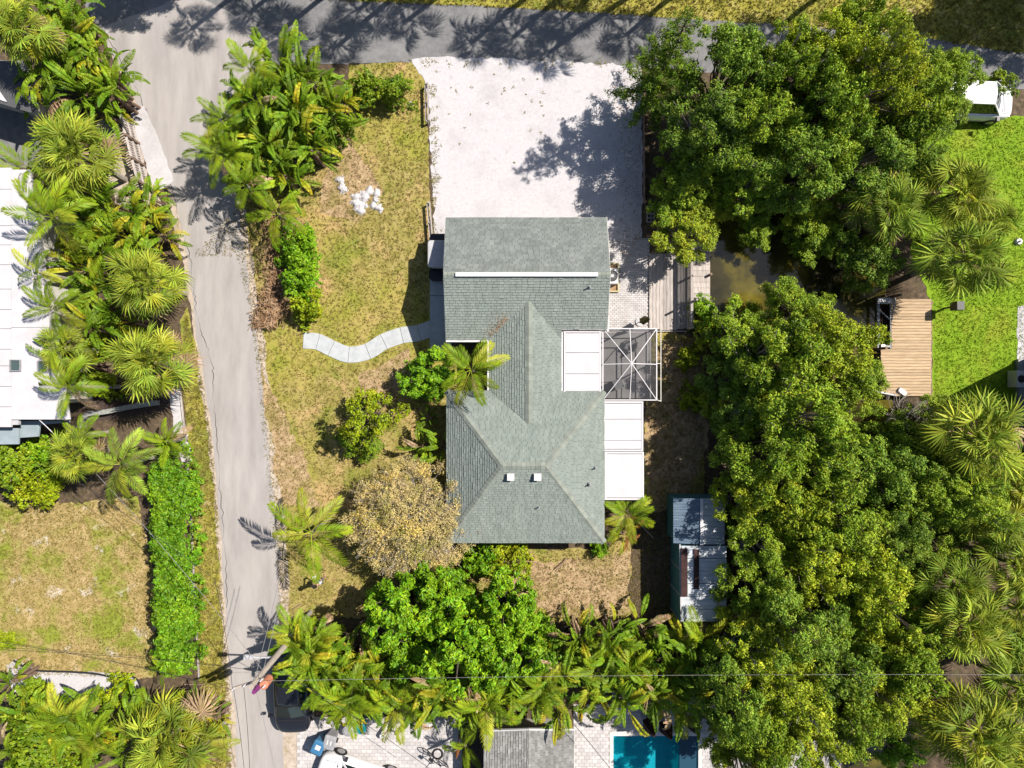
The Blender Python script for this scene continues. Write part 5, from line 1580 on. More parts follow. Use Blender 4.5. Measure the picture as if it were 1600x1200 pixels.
# palms standing beyond the top edge: their shadows cross the street
GN = 'tall palms across the street'
NP = [(300, 45), (395, 15), (440, 48), (528, 72), (560, 15), (636, 32), (738, 66), (802, 58), (858, 82), (880, 30), (978, 55), (1190, 66)]
for i, (sx, sy) in enumerate(NP):
    h = 8.2 + (i * 37 % 10) * .12
    c = P(sx + h * 20.9, sy - h * 10.6)
    fan_palm(sx, sy, (1.5, 1.8, 1.65)[i % 3], h, 'tall fan palm standing across the street, seen only by its shadow on the asphalt', GN, n=22, base=(c.x, c.y), lean=(-.3 - .1 * (i % 3), -1.2 - .15 * (i % 4)), seed=50 + i)
for i, (sx, sy) in enumerate([(165, 2), (225, -22), (1440, 60), (1510, 40), (1570, 70)]):
    h = 8.4
    c = P(sx + h * 20.9, sy - h * 10.6)
    t = thing('roadside_tree', 'leafy tree standing beyond the upper edge that throws the dark shade over the street end', 'tree', (c.x, c.y, 0), i, 'trees across the street')
    t.scale = (1.0, 1.0, 1.65)
    tr, cr, hz = PROTO['mang'][i % 8]
    inst('trunk', tr, t); inst('crown', cr, t)

GP = 'feather palms of the left hand garden'
for (x, y, r_, h, lb, n, m_, ye) in [(45, 262, 52, 2.6, 'dark feather palm over the dark drive beside the white roof', 11, 'feather', 0), (85, 340, 62, 4.4, 'coconut like feather palm throwing its shadow on the white roof', 12, 'feather', .25),
                                  (98, 300, 44, 4.0, 'feather palm between the gate palm and the white roof', 10, 'feather', .1), (160, 395, 44, 2.6, 'low feather palm behind the upper roadside fan palm', 10, 'feather', .1),
                                  (108, 605, 50, 4.2, 'feather palm leaning over the lower corner of the white roof', 11, 'feather', .15), (88, 480, 48, 3.4, 'feather palm halfway along the white roof', 11, 'feather', .12),
                                  (60, 425, 40, 3.8, 'small feather palm with thin fronds over the white roof', 8, 'feather', .05),
                                  (190, 725, 56, 3.2, 'glossy palm with hanging fronds above the patchy lawn', 11, 'fang', .3), (262, 690, 40, 2.0, 'bright feather palm at the upper end of the hedge', 9, 'feather', 0),
                                  (130, 680, 34, 2.2, 'small green feather palm below the curved retaining wall', 9, 'feather', .1), (105, 1125, 56, 2.4, 'feather palm with golden fronds in the shell bed', 14, 'feather', .35),
                                  (258, 1042, 26, 1.4, 'low feather palm at the lower end of the hedge', 8, 'feather', 0), (245, 1120, 44, 2.0, 'feather palm between the shell bed and the wide fan palm', 11, 'feather', .1),
                                  (320, 1165, 44, 2.6, 'golden feather palm against the lane at the lower edge', 11, 'fan', .5), (150, 1150, 50, 2.4, 'olive feather palm among the lower left plants', 12, 'feather', .1)]:
    feather_palm(x, y, r_, h, lb, GP, n, m_, yellow=ye)
GH = 'feather palms of the front garden'
for (x, y, r_, h, lb, n, ye, el) in [(736, 578, 52, 3.5, 'short bright feather palm over the inner corner of the roof', 12, .3, (60, -5)), (486, 832, 66, 3.4, 'coconut like palm with cross shaped fronds beside the lane', 8, .3, (45, -10)),
                              (352, 185, 46, 3.2, 'feather palm on the left side of the big paddle leaved clump', 11, .05, (70, -10)), (345, 240, 52, 3.0, 'feather palm reaching over the lane from the big clump', 11, .15, (70, -10)),
                              (435, 335, 48, 2.4, 'feather palm just above the brown debris heap', 10, .25, (65, -10)), (385, 290, 46, 3.2, 'dark feather palm shading the lane', 10, .05, (70, -10)),
                              (392, 110, 46, 3.6, 'feather palm at the upper left of the big clump', 11, .05, (75, 0)), (978, 802, 42, 1.9, 'yellow tinged feather palm at the southeast corner of the house', 12, .4, (70, -5)),
                              (727, 1165, 36, 1.2, 'upright young feather palm beside the grey roofed house', 7, .3, (80, 20)), (490, 1000, 46, 2.6, 'feather palm at the left end of the southern plant belt', 12, .15, (75, -8)),
                              (460, 985, 40, 2.8, 'feather palm overhanging the lane near the power pole', 11, .1, (75, -8)), (1095, 1000, 52, 2.6, 'feather palm below the shed', 12, .2, (75, -8))]:
    feather_palm(x, y, r_, h, lb, GH, n, 'feather', yellow=ye, el=el)
# big paddle leaved clump north west of the lawn
GB = 'bird of paradise plants of the northwest clump'
for (x, y, r_, h, lb) in [(430, 100, 62, 2.6, 'paddle leaved plant at the top of the northwest clump'), (480, 120, 58, 2.4, 'paddle leaved plant nearest the street shrubs'), (400, 160, 60, 2.6, 'paddle leaved plant at the upper left of the northwest clump'),
                          (460, 170, 66, 2.8, 'tallest paddle leaved plant in the heart of the northwest clump'), (515, 175, 56, 2.0, 'paddle leaved plant on the lawn side of the northwest clump'), (415, 220, 62, 2.5, 'paddle leaved plant left of centre in the northwest clump'),
                          (480, 225, 60, 2.3, 'paddle leaved plant right of centre in the northwest clump'), (370, 200, 50, 2.2, 'paddle leaved plant on the lane side of the northwest clump'), (440, 270, 54, 1.9, 'paddle leaved plant at the lower end of the northwest clump'),
                          (385, 255, 50, 2.0, 'paddle leaved plant leaning over the lane'), (535, 160, 34, 1.4, 'yellowing paddle leaved plant at the right tip of the clump')]:
    paddle_plant(x, y, r_, h, lb, GB, n=13, yellow=.08 if x < 530 else .5)
for k, (x, y, r_) in enumerate([(420, 190, 44), (470, 140, 40), (500, 205, 40), (395, 235, 40), (445, 235, 44), (430, 130, 44)]):
    plant('mang', x, y, r_, ['leafy bush in the middle of the northwest clump', 'leafy bush near the top of the northwest clump', 'leafy bush on the lawn side of the northwest clump',
                             'leafy bush on the lane side of the northwest clump', 'leafy bush low in the northwest clump', 'leafy bush under the topmost paddle leaves'][k], mg, 'bush', 'bush', 'leafy bushes in the northwest clump', hs=.75)
GL = 'paddle leaved plants of the left hand garden'
for (x, y, r_, h, lb, ye) in [(95, 45, 58, 2.4, 'paddle leaved plant beside the corner fan palm', .1), (140, 85, 56, 2.2, 'paddle leaved plant at the street end of the left garden', .15), (75, 100, 58, 2.4, 'paddle leaved plant above the dark grey roof', .08),
                              (125, 140, 58, 2.2, 'paddle leaved plant above the gate palm', .08), (170, 140, 50, 1.9, 'paddle leaved plant nearest the shell strip', .25), (60, 10, 50, 2.4, 'paddle leaved plant in the upper left corner', .05),
                              (110, 15, 50, 2.2, 'paddle leaved plant on the top edge beside the street', .15), (170, 320, 52, 2.0, 'paddle leaved plant below the picket gate', .2), (215, 335, 50, 1.8, 'orange tipped paddle leaved plant nearest the lane', .4),
                              (245, 365, 40, 1.4, 'yellow tipped low paddle leaved plant at the lane edge', .45), (190, 370, 52, 2.0, 'paddle leaved plant above the upper roadside fan palm', .15), (135, 345, 46, 2.2, 'paddle leaved plant near the roof shadow', .1),
                              (150, 450, 50, 2.2, 'paddle leaved plant between the roof and the roadside palms', .1), (135, 510, 50, 2.2, 'paddle leaved plant above the lime shrub', .1), (85, 560, 40, 2.4, 'paddle leaved plant under the skylight palms', .2),
                              (70, 1132, 46, 1.8, 'paddle leaved plant left in the lower garden', .15), (215, 1140, 52, 1.9, 'paddle leaved plant beside the wide fan palm', .15), (165, 1130, 42, 1.6, 'paddle leaved plant below the round bright shrub', .1),
                              (8, 1072, 34, 1.6, 'paddle leaved plant at the left edge of the shell bed', .05), (305, 1122, 40, 1.6, 'yellowing paddle leaved plant at the lane corner', .5), (20, 1180, 50, 2.0, 'paddle leaved plant in the lower left corner', .1),
                              (100, 75, 52, 2.0, 'paddle leaved plant between the corner palm and the street', .1), (160, 115, 46, 2.0, 'paddle leaved plant on the lane bend', .2), (145, 170, 44, 1.7, 'paddle leaved plant just above the gate palm', .1),
                              (60, 130, 48, 2.0, 'paddle leaved plant overhanging the dark grey roof edge', .05), (125, 300, 48, 2.2, 'paddle leaved plant just below the gate palm', .2), (230, 310, 40, 1.4, 'paddle leaved plant at the foot of the picket gate', .3),
                              (120, 420, 48, 2.0, 'paddle leaved plant left of the upper roadside fan palm', .15), (170, 490, 46, 1.9, 'paddle leaved plant between the two roadside fan palms', .2), (120, 570, 44, 2.0, 'paddle leaved plant left of the lime shrubs', .1),
                              (200, 500, 40, 1.5, 'low paddle leaved plant in the dark gap by the lane', .1), (130, 1120, 48, 1.8, 'paddle leaved plant in the middle of the lower garden', .15), (90, 1150, 48, 1.8, 'paddle leaved plant above the lower olive shrubs', .1),
                              (200, 1175, 48, 1.8, 'paddle leaved plant left of the wide fan palm on the edge', .2), (40, 1125, 46, 1.8, 'paddle leaved plant near the left lower edge', .1), (330, 1130, 34, 1.3, 'small yellow paddle leaved plant at the lane edge', .5)]:
    paddle_plant(x, y, r_, h, lb, GL, n=12, yellow=ye)
GS = 'plants of the southern belt'
rb = random.Random(12)
words = ['above the black car', 'just right of the black car', 'over the round teal lid', 'left of the purple board', 'above the purple board', 'near the bicycle', 'left of the brown leaf', 'above the young feather palm',
         'at the left of the grey gable', 'over the grey gable ridge', 'at the right of the grey gable', 'left of the pool corner', 'over the pool edge', 'right of the dark pool umbrellas']
lower = [(475, 1012), (515, 1075), (548, 1100), (595, 1088), (640, 1105), (690, 1090), (735, 1108), (780, 1095), (830, 1100), (880, 1110), (930, 1085), (975, 1098), (1025, 1092), (1080, 1100)]
for (x, y), w_ in zip(lower, words):
    paddle_plant(x, y, rb.uniform(44, 58), rb.uniform(1.9, 2.5) + (1.3 if x > 950 else 0), 'paddle leaved plant, lower row of southern belt, ' + w_, GS, n=12, yellow=.18, dead=.05)
words = ['under the utility pole', 'below the left feather palm', 'under the leftmost bright tree', 'below the largest bright tree', 'under the lowest bright tree', 'where the bright trees end',
         'below the bare dry ground', 'at the right of the bare ground', 'in front of the shed shadow', 'below the shed', 'right below the shed corner']
upper = [(480, 1035), (530, 1045), (590, 1045), (660, 1065), (740, 1065), (870, 1045), (905, 1000), (960, 1000), (1005, 995), (1040, 1045), (1085, 1040)]
for (x, y), w_ in zip(upper, words):
    paddle_plant(x, y, rb.uniform(46, 58), rb.uniform(2.0, 2.6), 'paddle leaved plant, upper row of southern belt, ' + w_, GS, n=12, yellow=.18, dead=.05)
words = ['yellow frond tips, above the black car', 'over the forecourt bins', 'below the leftmost bright tree', 'over the forecourt middle', 'under the lowest bright tree', 'over the grey gable', 'between the belt rows near the pool', 'below the bare ground edge', 'at the pool corner', 'at the right end of the belt']
for (x, y), w_ in zip([(505, 1045), (548, 1088), (570, 1060), (620, 1100), (760, 1100), (850, 1070), (935, 1040), (985, 1050), (1050, 1090), (1120, 1060)], words):
    feather_palm(x, y, rb.uniform(46, 60), rb.uniform(2.4, 3.0), 'arching feather palm, southern belt, ' + w_, GS, 12, 'feather', yellow=.25, el=(75, -5))
words = ['third row by the pole foot', 'third row over the grey tub', 'third row below the left bright tree', 'third row left of the kayak', 'third row right of the kayak', 'third row under the lowest bright tree', 'third row above the grey gable', 'third row by the gable corner', 'third row below the bare ground', 'third row left of the shed shadow', 'third row at the shed foot', 'third row above the pool corner', 'third row over the terrace', 'third row at the belt end', 'third row above the teal tub', 'third row by the dry leaf post', 'third row behind the gable', 'third row near the umbrellas']
for (x, y), w_ in zip([(500, 1015), (530, 1078), (560, 1035), (610, 1060), (650, 1082), (705, 1075), (790, 1075), (845, 1085), (890, 1030), (945, 1020), (1010, 1020), (1000, 1070), (1060, 1065), (1120, 1030), (575, 1085), (715, 1100), (810, 1050), (1060, 1015)], words):
    paddle_plant(x, y, rb.uniform(40, 52), rb.uniform(1.6, 2.4), 'paddle leaved plant of southern belt, ' + w_, GS, n=11, yellow=.18, dead=.05)
for (x, y, r_, h, lb, ye, n, m_) in [(660, 700, 40, 1.0, 'broad leaved plant against the west wall, left of two', .0, 9, 'paddle'), (690, 700, 36, 1.2, 'broad leaved plant against the west wall, right of two', .05, 9, 'paddle'),
                               (976, 835, 30, .7, 'reddish and yellow leaved plant under the corner feather palm', .5, 9, 'red'), (1125, 1145, 40, 1.4, 'bright paddle leaved plant at the right end of the pool', .2, 8, 'paddle'),
                               (668, 655, 18, .5, 'tiny leafy plant in the shade by the west wall', 0, 7, 'paddle')]:
    paddle_plant(x, y, r_, h, lb, None, n=n, yellow=ye, m=m_, name='garden_plant')

# heap of dead fronds by the lane
r = np.random.RandomState(9)
v = []; f = []
for k in range(2600):
    t = r.rand(); y = 322 + t * 190; x = 424 + 18 * math.sin(t * 3) - 20 * (t - .5) + r.normal(0, 17) * (1 - .35 * t)
    hh = .75 * math.exp(-((x - 425) / 34) ** 2) * (1 - .5 * t)
    p = P(x, y); z = hh * r.rand() + .03
    a = r.normal(1.2, .9); L = r.uniform(.15, .5); w = r.uniform(.012, .03); dz = r.uniform(-.08, .08)
    dx, dy = math.cos(a), math.sin(a); b = len(v)
    v += [(p.x - dx * L / 2 - dy * w, p.y - dy * L / 2 + dx * w, z - dz), (p.x - dx * L / 2 + dy * w, p.y - dy * L / 2 - dx * w, z - dz), (p.x + dx * L / 2, p.y + dy * L / 2, max(.02, z + dz)),
          (p.x + r.normal(0, .02), p.y + r.normal(0, .02), z + .04)]
    f += [(b, b + 1, b + 3), (b + 1, b + 2, b + 3), (b + 2, b, b + 3)]
o = link(bpy.data.objects.new('dead_frond_heap', mesh_np('dead_frond_heap', v, f, MAT['debris'])))
tag(o, 'heap of brown dead palm fronds between the lane and the green shrubs', 'debris', kind='stuff')
# loose leaves and twigs on the ground under the trees
v = []; f = []
for k in range(5200):
    if k < 2200: p = P(r.uniform(440, 960), r.uniform(860, 985))
    elif k < 3600: p = P(r.uniform(1010, 1110), r.uniform(530, 800))
    elif k < 4300: p = P(r.uniform(490, 700), r.uniform(600, 860))
    else: p = P(1004 - abs(r.normal(0, 26)), r.uniform(108, 400))
    if k >= 4300 and p.x > 6.7: continue
    a = r.uniform(0, 6.28); L = r.uniform(.04, .12); z = r.uniform(.03, .06); b = len(v)
    v += [(p.x, p.y, z), (p.x + L * math.cos(a), p.y + L * math.sin(a), z + .02), (p.x + L * .6 * math.cos(a + .6), p.y + L * .6 * math.sin(a + .6), z + .015)]; f.append((b, b + 1, b + 2))
o = link(bpy.data.objects.new('fallen_leaves', mesh_np('fallen_leaves', v, f, MAT['debris'])))
tag(o, 'scattered brown fallen leaves on the lawns and driveway edge', 'fallen leaves', kind='stuff')
# white shell heaps on the lawn
def heap(px, py, pts, label):
    p0 = P(px, py); mb = MB(); rr = random.Random(int(px))
    v = []; f = []
    G = 44
    c = [(P(x, y).x - p0.x, P(x, y).y - p0.y, q / S) for x, y, q in pts]
    xs = [a for a, b, q in c]; ys = [b for a, b, q in c]
    x0, x1, y0, y1 = min(xs) - .5, max(xs) + .5, min(ys) - .5, max(ys) + .5
    for j in range(G + 1):
        for i in range(G + 1):
            x = x0 + (x1 - x0) * i / G; y = y0 + (y1 - y0) * j / G
            h = max(q * 1.1 * (1 - math.hypot(x - a, y - b) / q) for a, b, q in c)
            h += .07 * math.sin(x * 9 + y * 7) * math.sin(y * 11 - x * 5) + rr.gauss(0, .035)
            v.append((x + rr.gauss(0, .012), y + rr.gauss(0, .012), min(.14, h * .7)))
    for j in range(G):
        for i in range(G):
            q = (j * (G + 1) + i, j * (G + 1) + i + 1, (j + 1) * (G + 1) + i + 1, (j + 1) * (G + 1) + i)
            if max(v[k][2] for k in q) > .0: f.append(q)
    mb.add(v, f); o = mb.build('shell_heap', MAT['shell'], smooth=True); o.location = p0
    tag(o, label, 'heap', 'white shell heaps on the lawn')
heap(571, 316, [(556, 308, 8), (560, 320, 9), (563, 329, 8), (570, 306, 9), (578, 299, 8), (589, 302, 7), (588, 312, 6), (590, 324, 7), (568, 314, 6), (583, 320, 6), (594, 328, 5), (553, 316, 6), (573, 322, 4)], 'larger white heap of shell on the front lawn')
heap(534, 289, [(531, 281, 7), (535, 293, 8), (537, 298, 6)], 'smaller white heap of shell on the front lawn')
heap(641, 163, [(638, 163, 4), (644, 163, 4)], 'tiny pale heap beside the street shrubs')
# ------------------------------------------------------------------ vehicles
def car(name, label, px, py, ang, L, Wd, paint, cabin=(.62, -1.55, 1.42), hood=.92, kind='car', tail=None):
    """+x is the front of the car"""
    t = thing(name, label, kind, (P(px, py, .8).x, P(px, py, .8).y, 0), ang)
    hw = Wd / 2
    st = [(-L / 2, .66, .42, .78), (-L / 2 + .12, .86, .3, .9), (-L / 2 + .55, .97, .25, .98), (-L * .25, 1, .22, 1.0), (0, 1, .22, .98), (L * .2, 1, .22, .96), (L * .33, .98, .24, hood),
          (L / 2 - .4, .93, .26, hood - .1), (L / 2 - .12, .8, .32, hood - .2), (L / 2, .6, .42, hood - .32)]
    rings = []
    for (x, f_, z0, z1) in st:
        w = hw * f_
        rings.append([(x, -w * .9, z0), (x, -w, z0 + .12), (x, -w, z0 + (z1 - z0) * .6), (x, -w * .94, z1 - .05), (x, -w * .78, z1 + .005), (x, -w * .3, z1 + .035), (x, w * .3, z1 + .035), (x, w * .78, z1 + .005),
                      (x, w * .94, z1 - .05), (x, w, z0 + (z1 - z0) * .6), (x, w, z0 + .12), (x, w * .9, z0)])
    mb = MB(); loft(mb, rings); body = mb.build('body', paint, t, smooth=True)
    mod = body.modifiers.new('s', 'SUBSURF'); mod.levels = 1; mod.render_levels = 2
    f0, b0, top = cabin
    zc = .99
    A = [(f0 + .55, -hw * .8), (f0 + .68, 0), (f0 + .55, hw * .8), (b0 + .1, hw * .84), (b0 - .28, hw * .7), (b0 - .34, 0), (b0 - .28, -hw * .7), (b0 + .1, -hw * .84)]
    B = [(f0 - .2, -hw * .6), (f0 - .12, 0), (f0 - .2, hw * .6), (b0 + .35, hw * .64), (b0 + .18, hw * .52), (b0 + .14, 0), (b0 + .18, -hw * .52), (b0 + .35, -hw * .64)]
    g = MB(); loft(g, [[(x, y, zc - .06) for x, y in A], [(x, y, top) for x, y in B]]); g.build('windows', MAT['glass'], t)
    rf = MB(); loft(rf, [[(x * 1.0, y * 1.04, top - .015) for x, y in B], [(x, y, top + .02) for x, y in B], [((x - (f0 + b0) / 2) * .7 + (f0 + b0) / 2, y * .7, top + .05) for x, y in B]])
    rf.build('roof', paint, t, smooth=True)
    for i in (0, 2, 3, 4, 6, 7):
        MB().beam((A[i][0] * 1.0, A[i][1] * 1.01, zc - .03), (B[i][0], B[i][1] * 1.03, top), .075, .05).build('pillar', paint, t)
    for sx in (L * .31, -L * .3):
        for sy in (-1, 1):
            w = MB(); w.tube([(sx, sy * (hw - .2), .33), (sx, sy * (hw + .015), .33)], .33, 20); wo = w.build('wheel', MAT['black'], t)
            r_ = MB(); r_.tube([(sx, sy * (hw - .1), .33), (sx, sy * (hw + .025), .33)], .21, 16); r_.build('rim', MAT['rim'], wo)
    for sy in (-1, 1):
        MB().box((L / 2 - .27, sy * hw * .6, hood - .3), (.2, .3, .12)).build('headlight', MAT['lamp'], t)
        MB().box((f0 + .42, sy * (hw + .09), 1.03), (.14, .2, .14)).build('mirror', MAT['dark'] if paint is not MAT['carblack'] else paint, t)
        MB().box((-L / 2 + .1, sy * hw * .68, .78), (.1, .3, .14)).build('tail_light', MAT['rust'], t)
    # shut lines of the bonnet
    MB().beam((f0 + .72, -hw * .7, hood + .045), (f0 + .72, hw * .7, hood + .045), .03, .02).build('cowl', MAT['dark'], t)
    for sy in (-1, 1):
        MB().beam((f0 + .75, sy * hw * .74, hood + .03), (L / 2 - .3, sy * hw * .62, hood - .12), .02, .012).build('bonnet_seam', MAT['dark'], t)
    return t
car('black_car', 'black car parked nose down at the lane edge under the plants', 455, 1082, -math.pi / 2 + .03, 4.3, 1.86, MAT['carblack'])
wc = car('white_suv', 'white car cut by the lower picture edge on the paved forecourt', 561, 1222, math.radians(161), 4.5, 1.84, MAT['carwhite'], cabin=(.55, -1.85, 1.62), hood=1.0)
va = car('white_van', 'white van half hidden under the open branched tree by the street', 1512, 156, math.radians(-3), 4.7, 1.84, MAT['carwhite'], cabin=(1.0, -2.0, 1.75), hood=1.02, kind='van')

# bins
def bin_(name, label, px, py, ang, m, lidopen=False, lab=True):
    p = P(px, py, .9); t = thing(name, label, 'wheelie bin', (p.x, p.y, 0.045), ang, 'wheelie bins on the forecourt')
    mb = MB(); loft(mb, [[(x, y, z) for x, y in rrect(w, l, .06, 2)] for z, w, l in ((.05, .42, .5), (.92, .56, .68), (.98, .6, .72))]); mb.build('body', m, t)
    lid = MB(); loft(lid, [[(x, y, z) for x, y in rrect(w, l, .08, 2)] for z, w, l in ((.985, .6, .74), (1.03, .58, .72), (1.05, .45, .55))]); lo = lid.build('lid', m, t)
    MB().tube([(-.25, -.4, .98), (.25, -.4, .98)], .02, 6).build('handle', MAT['dark'], t)
    for sx in (-.26, .26): MB().tube([(sx - .03, -.27, .12), (sx + .03, -.27, .12)], .12, 10).build('wheel', MAT['black'], t)
    if lab:
        MB().box((0, .02, 1.056), (.26, .24, .008)).build('lid_label', MAT['white'], lo)
    else:
        for a, b in ((-.1, .12), (.08, .12)): MB().box((a, 0, 1.056), (.05, .22, .008)).build('lid_mark', MAT['trim'], lo)
    return t
bin_('wheelie_bin', 'blue bin with a white lid label beside the white car', 498, 1166, math.radians(-25), MAT['blue'])
bin_('wheelie_bin', 'grey bin with two pale lid marks beside the blue bin', 516, 1158, math.radians(-15), MAT['grey'], lab=False)
for (px, py, m, lb) in ((564, 1138, 'tealbin', 'round teal lidded tub under the frond tips'), (544, 1142, 'grey', 'round grey lidded tub beside the teal one')):
    p = P(px, py, .6); t = thing('round_tub', lb, 'tub', (p.x, p.y, .045), 0, 'round tubs on the forecourt')
    MB().disc((0, 0), .22, 0, .55, 20, 0, .27).build('body', MAT[m], t); MB().disc((0, 0), .29, .555, .6, 20, 0, .28).disc((0, 0), .26, .6, .63, 20, 0, .2).build('lid', MAT[m], t)
# paddle board leaning in the plants
p = P(606, 1138, .4); t = thing('paddle_board', 'white and purple board leaning out of the plants', 'paddle board', (p.x, p.y, 0.05), math.radians(55))
mb = MB(); loft(mb, [[(x, y, z) for x, y in rrect(1.3 * s, .3 * s, .14 * s)] for z, s in ((.3, .95), (.34, 1), (.38, .95))]); mb.build('board', MAT['white'], t)
MB().box((.1, -.04, .385), (.9, .07, .008)).build('stripe', MAT['purple'], t)
p = P(600, 1106, .5); t = thing('kayak', 'dark grey kayak lying among the plants of the forecourt', 'kayak', (p.x, p.y, .25), math.radians(25))
mb = MB()
loft(mb, [[(x, w * y, z) for y, z in ((-1, .2), (-.7, 0), (.7, 0), (1, .2), (.8, .28), (-.8, .28))] for x, w in ((-1.2, .03), (-.8, .22), (0, .34), (.8, .22), (1.2, .03))]); mb.build('hull', MAT['dark'], t, smooth=True)
MB().tube([(.4 * math.cos(k * .5236), .2 * math.sin(k * .5236), .3) for k in range(13)], .025, 5).build('cockpit_rim', MAT['grey'], t)
# bicycle leaning on the terrace
p = P(680, 1184, .4); bc = thing('bicycle', 'dark framed bicycle standing on the forecourt pavers', 'bicycle', (p.x, p.y, .045), math.radians(-35))
for x in (-.5, .5):
    w = MB(); w.tube([(x + .33 * math.cos(k * .3307), .16 * math.sin(k * .3307) * .6, .34 + .33 * math.sin(k * .3307)) for k in range(20)], .022, 6); wo = w.build('wheel', MAT['black'], bc)
    s = MB()
    for k in range(8): s.tube([(x, 0, .34), (x + .32 * math.cos(k * .785), .095 * math.sin(k * .785), .34 + .32 * math.sin(k * .785))], .005, 3)
    s.build('spokes', MAT['grey'], wo, kind='stuff')
fr = MB()
for a, b in (((-.5, 0, .34), (-.1, .02, .36)), ((-.1, .02, .36), (.38, .04, .8)), ((-.5, 0, .34), (-.2, .05, .82)), ((-.2, .05, .85), (-.1, .02, .36)), ((-.2, .05, .8), (.36, .04, .85)), ((.5, 0, .34), (.36, .05, .95))): fr.tube([a, b], .022, 6)
fr.build('frame', MAT['dark'], bc); MB().box((-.22, .06, .92), (.26, .14, .06)).build('saddle', MAT['black'], bc); MB().tube([(.36, -.25, 1.0), (.36, .35, 1.0)], .018, 6).build('handlebar', MAT['grey'], bc)
hp = MB(); hp.tube([(.25 * math.cos(k * .349), .25 * math.sin(k * .349), 0) for k in range(19)], .045, 6)
p = P(684, 1178, .08); o = hp.build('hoop', MAT['black']); o.location = (p.x, p.y, .09); tag(o, 'black rubber ring lying above the bicycle on the pavers', 'tyre')
# brown hanging leaf sheath on a thin palm post
p = P(716, 1160, 1.0); t = thing('thin_post', 'thin brown post with a hanging dry leaf at the paving corner', 'post', (p.x, p.y, 0))
MB().tube([(0, 0, -.1), (.05, 0, 1.6), (-.05, .3, 2.4)], [.06, .05, .03], 6).build('stem', MAT['brownwood'], t)
mb = MB(); loft(mb, [[(x * s + .02, y * s, z) for x, y in rrect(.22, .2, .08, 2)] for z, s in ((1.0, .3), (1.4, 1), (2.0, .9), (2.5, .25))]); mb.build('dry_leaf', mat('rust_leaf', (.2, .07, .025), rough=.9), t)
# dark pool umbrellas
for i, (px, py, lb) in enumerate(((1016, 1136, 'dark closed umbrella on the terrace, left of three'), (1042, 1140, 'dark closed umbrella on the terrace, middle of three'), (1082, 1132, 'dark closed umbrella on the terrace, right of three'))):
    p = P(px, py, 1.2); t = thing('pool_umbrella', lb, 'umbrella', (p.x, p.y, .045), i, 'dark umbrellas beside the pool')
    MB().disc((0, 0), .24, 0, .06, 14).build('base', MAT['grey'], t); MB().tube([(0, 0, .06), (0, 0, 2.1)], .022, 8).build('pole', MAT['grey'], t)
    mb = MB(); loft(mb, [[((rr_ * (1 + .28 * (k % 2))) * math.cos(k * .5236), (rr_ * (1 + .28 * (k % 2))) * math.sin(k * .5236), z) for k in range(12)] for z, rr_ in ((.8, .3), (1.2, .26), (1.8, .12), (2.15, .03))]); mb.build('canopy', MAT['rust'], t)
p = P(1009, 502, 1.1); t = thing('patio_umbrella', 'olive closed patio umbrella standing on the pale pavers beside the deck', 'umbrella', (p.x - .12, p.y + .06, .04))
MB().disc((0, 0), .22, 0, .07, 14).build('base', MAT['palegrey'], t); MB().tube([(0, 0, .07), (.12, 0, 2.15)], .02, 8).build('pole', MAT['trim'], t)
mb = MB(); loft(mb, [[(.055 * z + (rr_ * (1 + .3 * (k % 2))) * math.cos(k * .5236), (rr_ * (1 + .3 * (k % 2))) * math.sin(k * .5236), z) for k in range(12)] for z, rr_ in ((.75, .17), (1.1, .16), (1.7, .09), (2.1, .03))]); mb.build('canopy', MAT['olive'], t)
p = P(1180, 1190, .6); t = thing('wire_chair', 'dark wire garden chair at the lower edge right of the pool', 'chair', (p.x, p.y, .03), .6)
MB().box((0, 0, .43), (.46, .46, .04)).build('seat', MAT['dark'], t); mb = MB()
for k in range(6): mb.tube([(-.23, -.2 + .08 * k, .45), (-.3, -.2 + .08 * k, .9)], .01, 4)
mb.tube([(-.3, -.22, .9), (-.3, .22, .9)], .015, 5); mb.build('backrest', MAT['dark'], t)
for sx in (-.2, .2):
    for sy in (-.2, .2): MB().tube([(sx, sy, 0), (sx * .9, sy * .9, .42)], .014, 5).build('leg', MAT['dark'], t)
sheet('side_drive', [(1140, 1150), (1320, 1160), (1300, 1300), (1140, 1300)], .016, MAT['lane'], amp=.05)

for (pa, pb2, lb) in (((998, 816, .5), (1021, 841, .1), 'pale bare stick lying beside the corner feather palm'), ((885, 872, .05), (870, 890, .25), 'dark stick leaning on the dry ground below the south wall'), ((470, 944, .05), (457, 952, .1), 'short dark bar on the grass below the person')):  # the last one is a short dark tube
    mb = MB(); mb.tube([P(*pa), P(*pb2)], .03, 5); tag(mb.build('stick', MAT['palebark' if 'pale' in lb else 'brownwood']), lb, 'stick')
# ------------------------------------------------------------------ utility pole and cables
pb = P(476, 972, 0); pt = P(392, 1073, 7.0)
up = thing('utility_pole', 'leaning weathered utility pole with an orange transformer beside the lane', 'utility pole', pb)
tp = pt - pb
MB().tube([(0, 0, -.3), tp * .5, tp], [.17, .14, .11], 10).build('pole', MAT['pole'], up)
ax_ = tp.normalized()
def onp(t): return tp * t
side = V((.95, .3, 0)).normalized()
c0 = onp(.93)
MB().beam(c0 - side * 1.0, c0 + side * .35, .09, .11).build('crossarm', MAT['pole'], up)
for k in (-.95, -.45, .3):
    q = c0 + side * k
    MB().disc((q.x, q.y), .045, q.z + .05, q.z + .22, 10, 0, .03).build('insulator', MAT['white'], up)
q = onp(.9) + V((.36, -.16, 0))
mb = MB(); mb.disc((q.x, q.y), .19, q.z - .4, q.z + .25, 18).disc((q.x, q.y), .2, q.z + .25, q.z + .3, 18, 0, .16)
tr = mb.build('transformer', MAT['orange'], up)
MB().disc((q.x + .06, q.y), .05, q.z + .3, q.z + .5, 10, 0, .03).build('bushing', MAT['white'], tr)
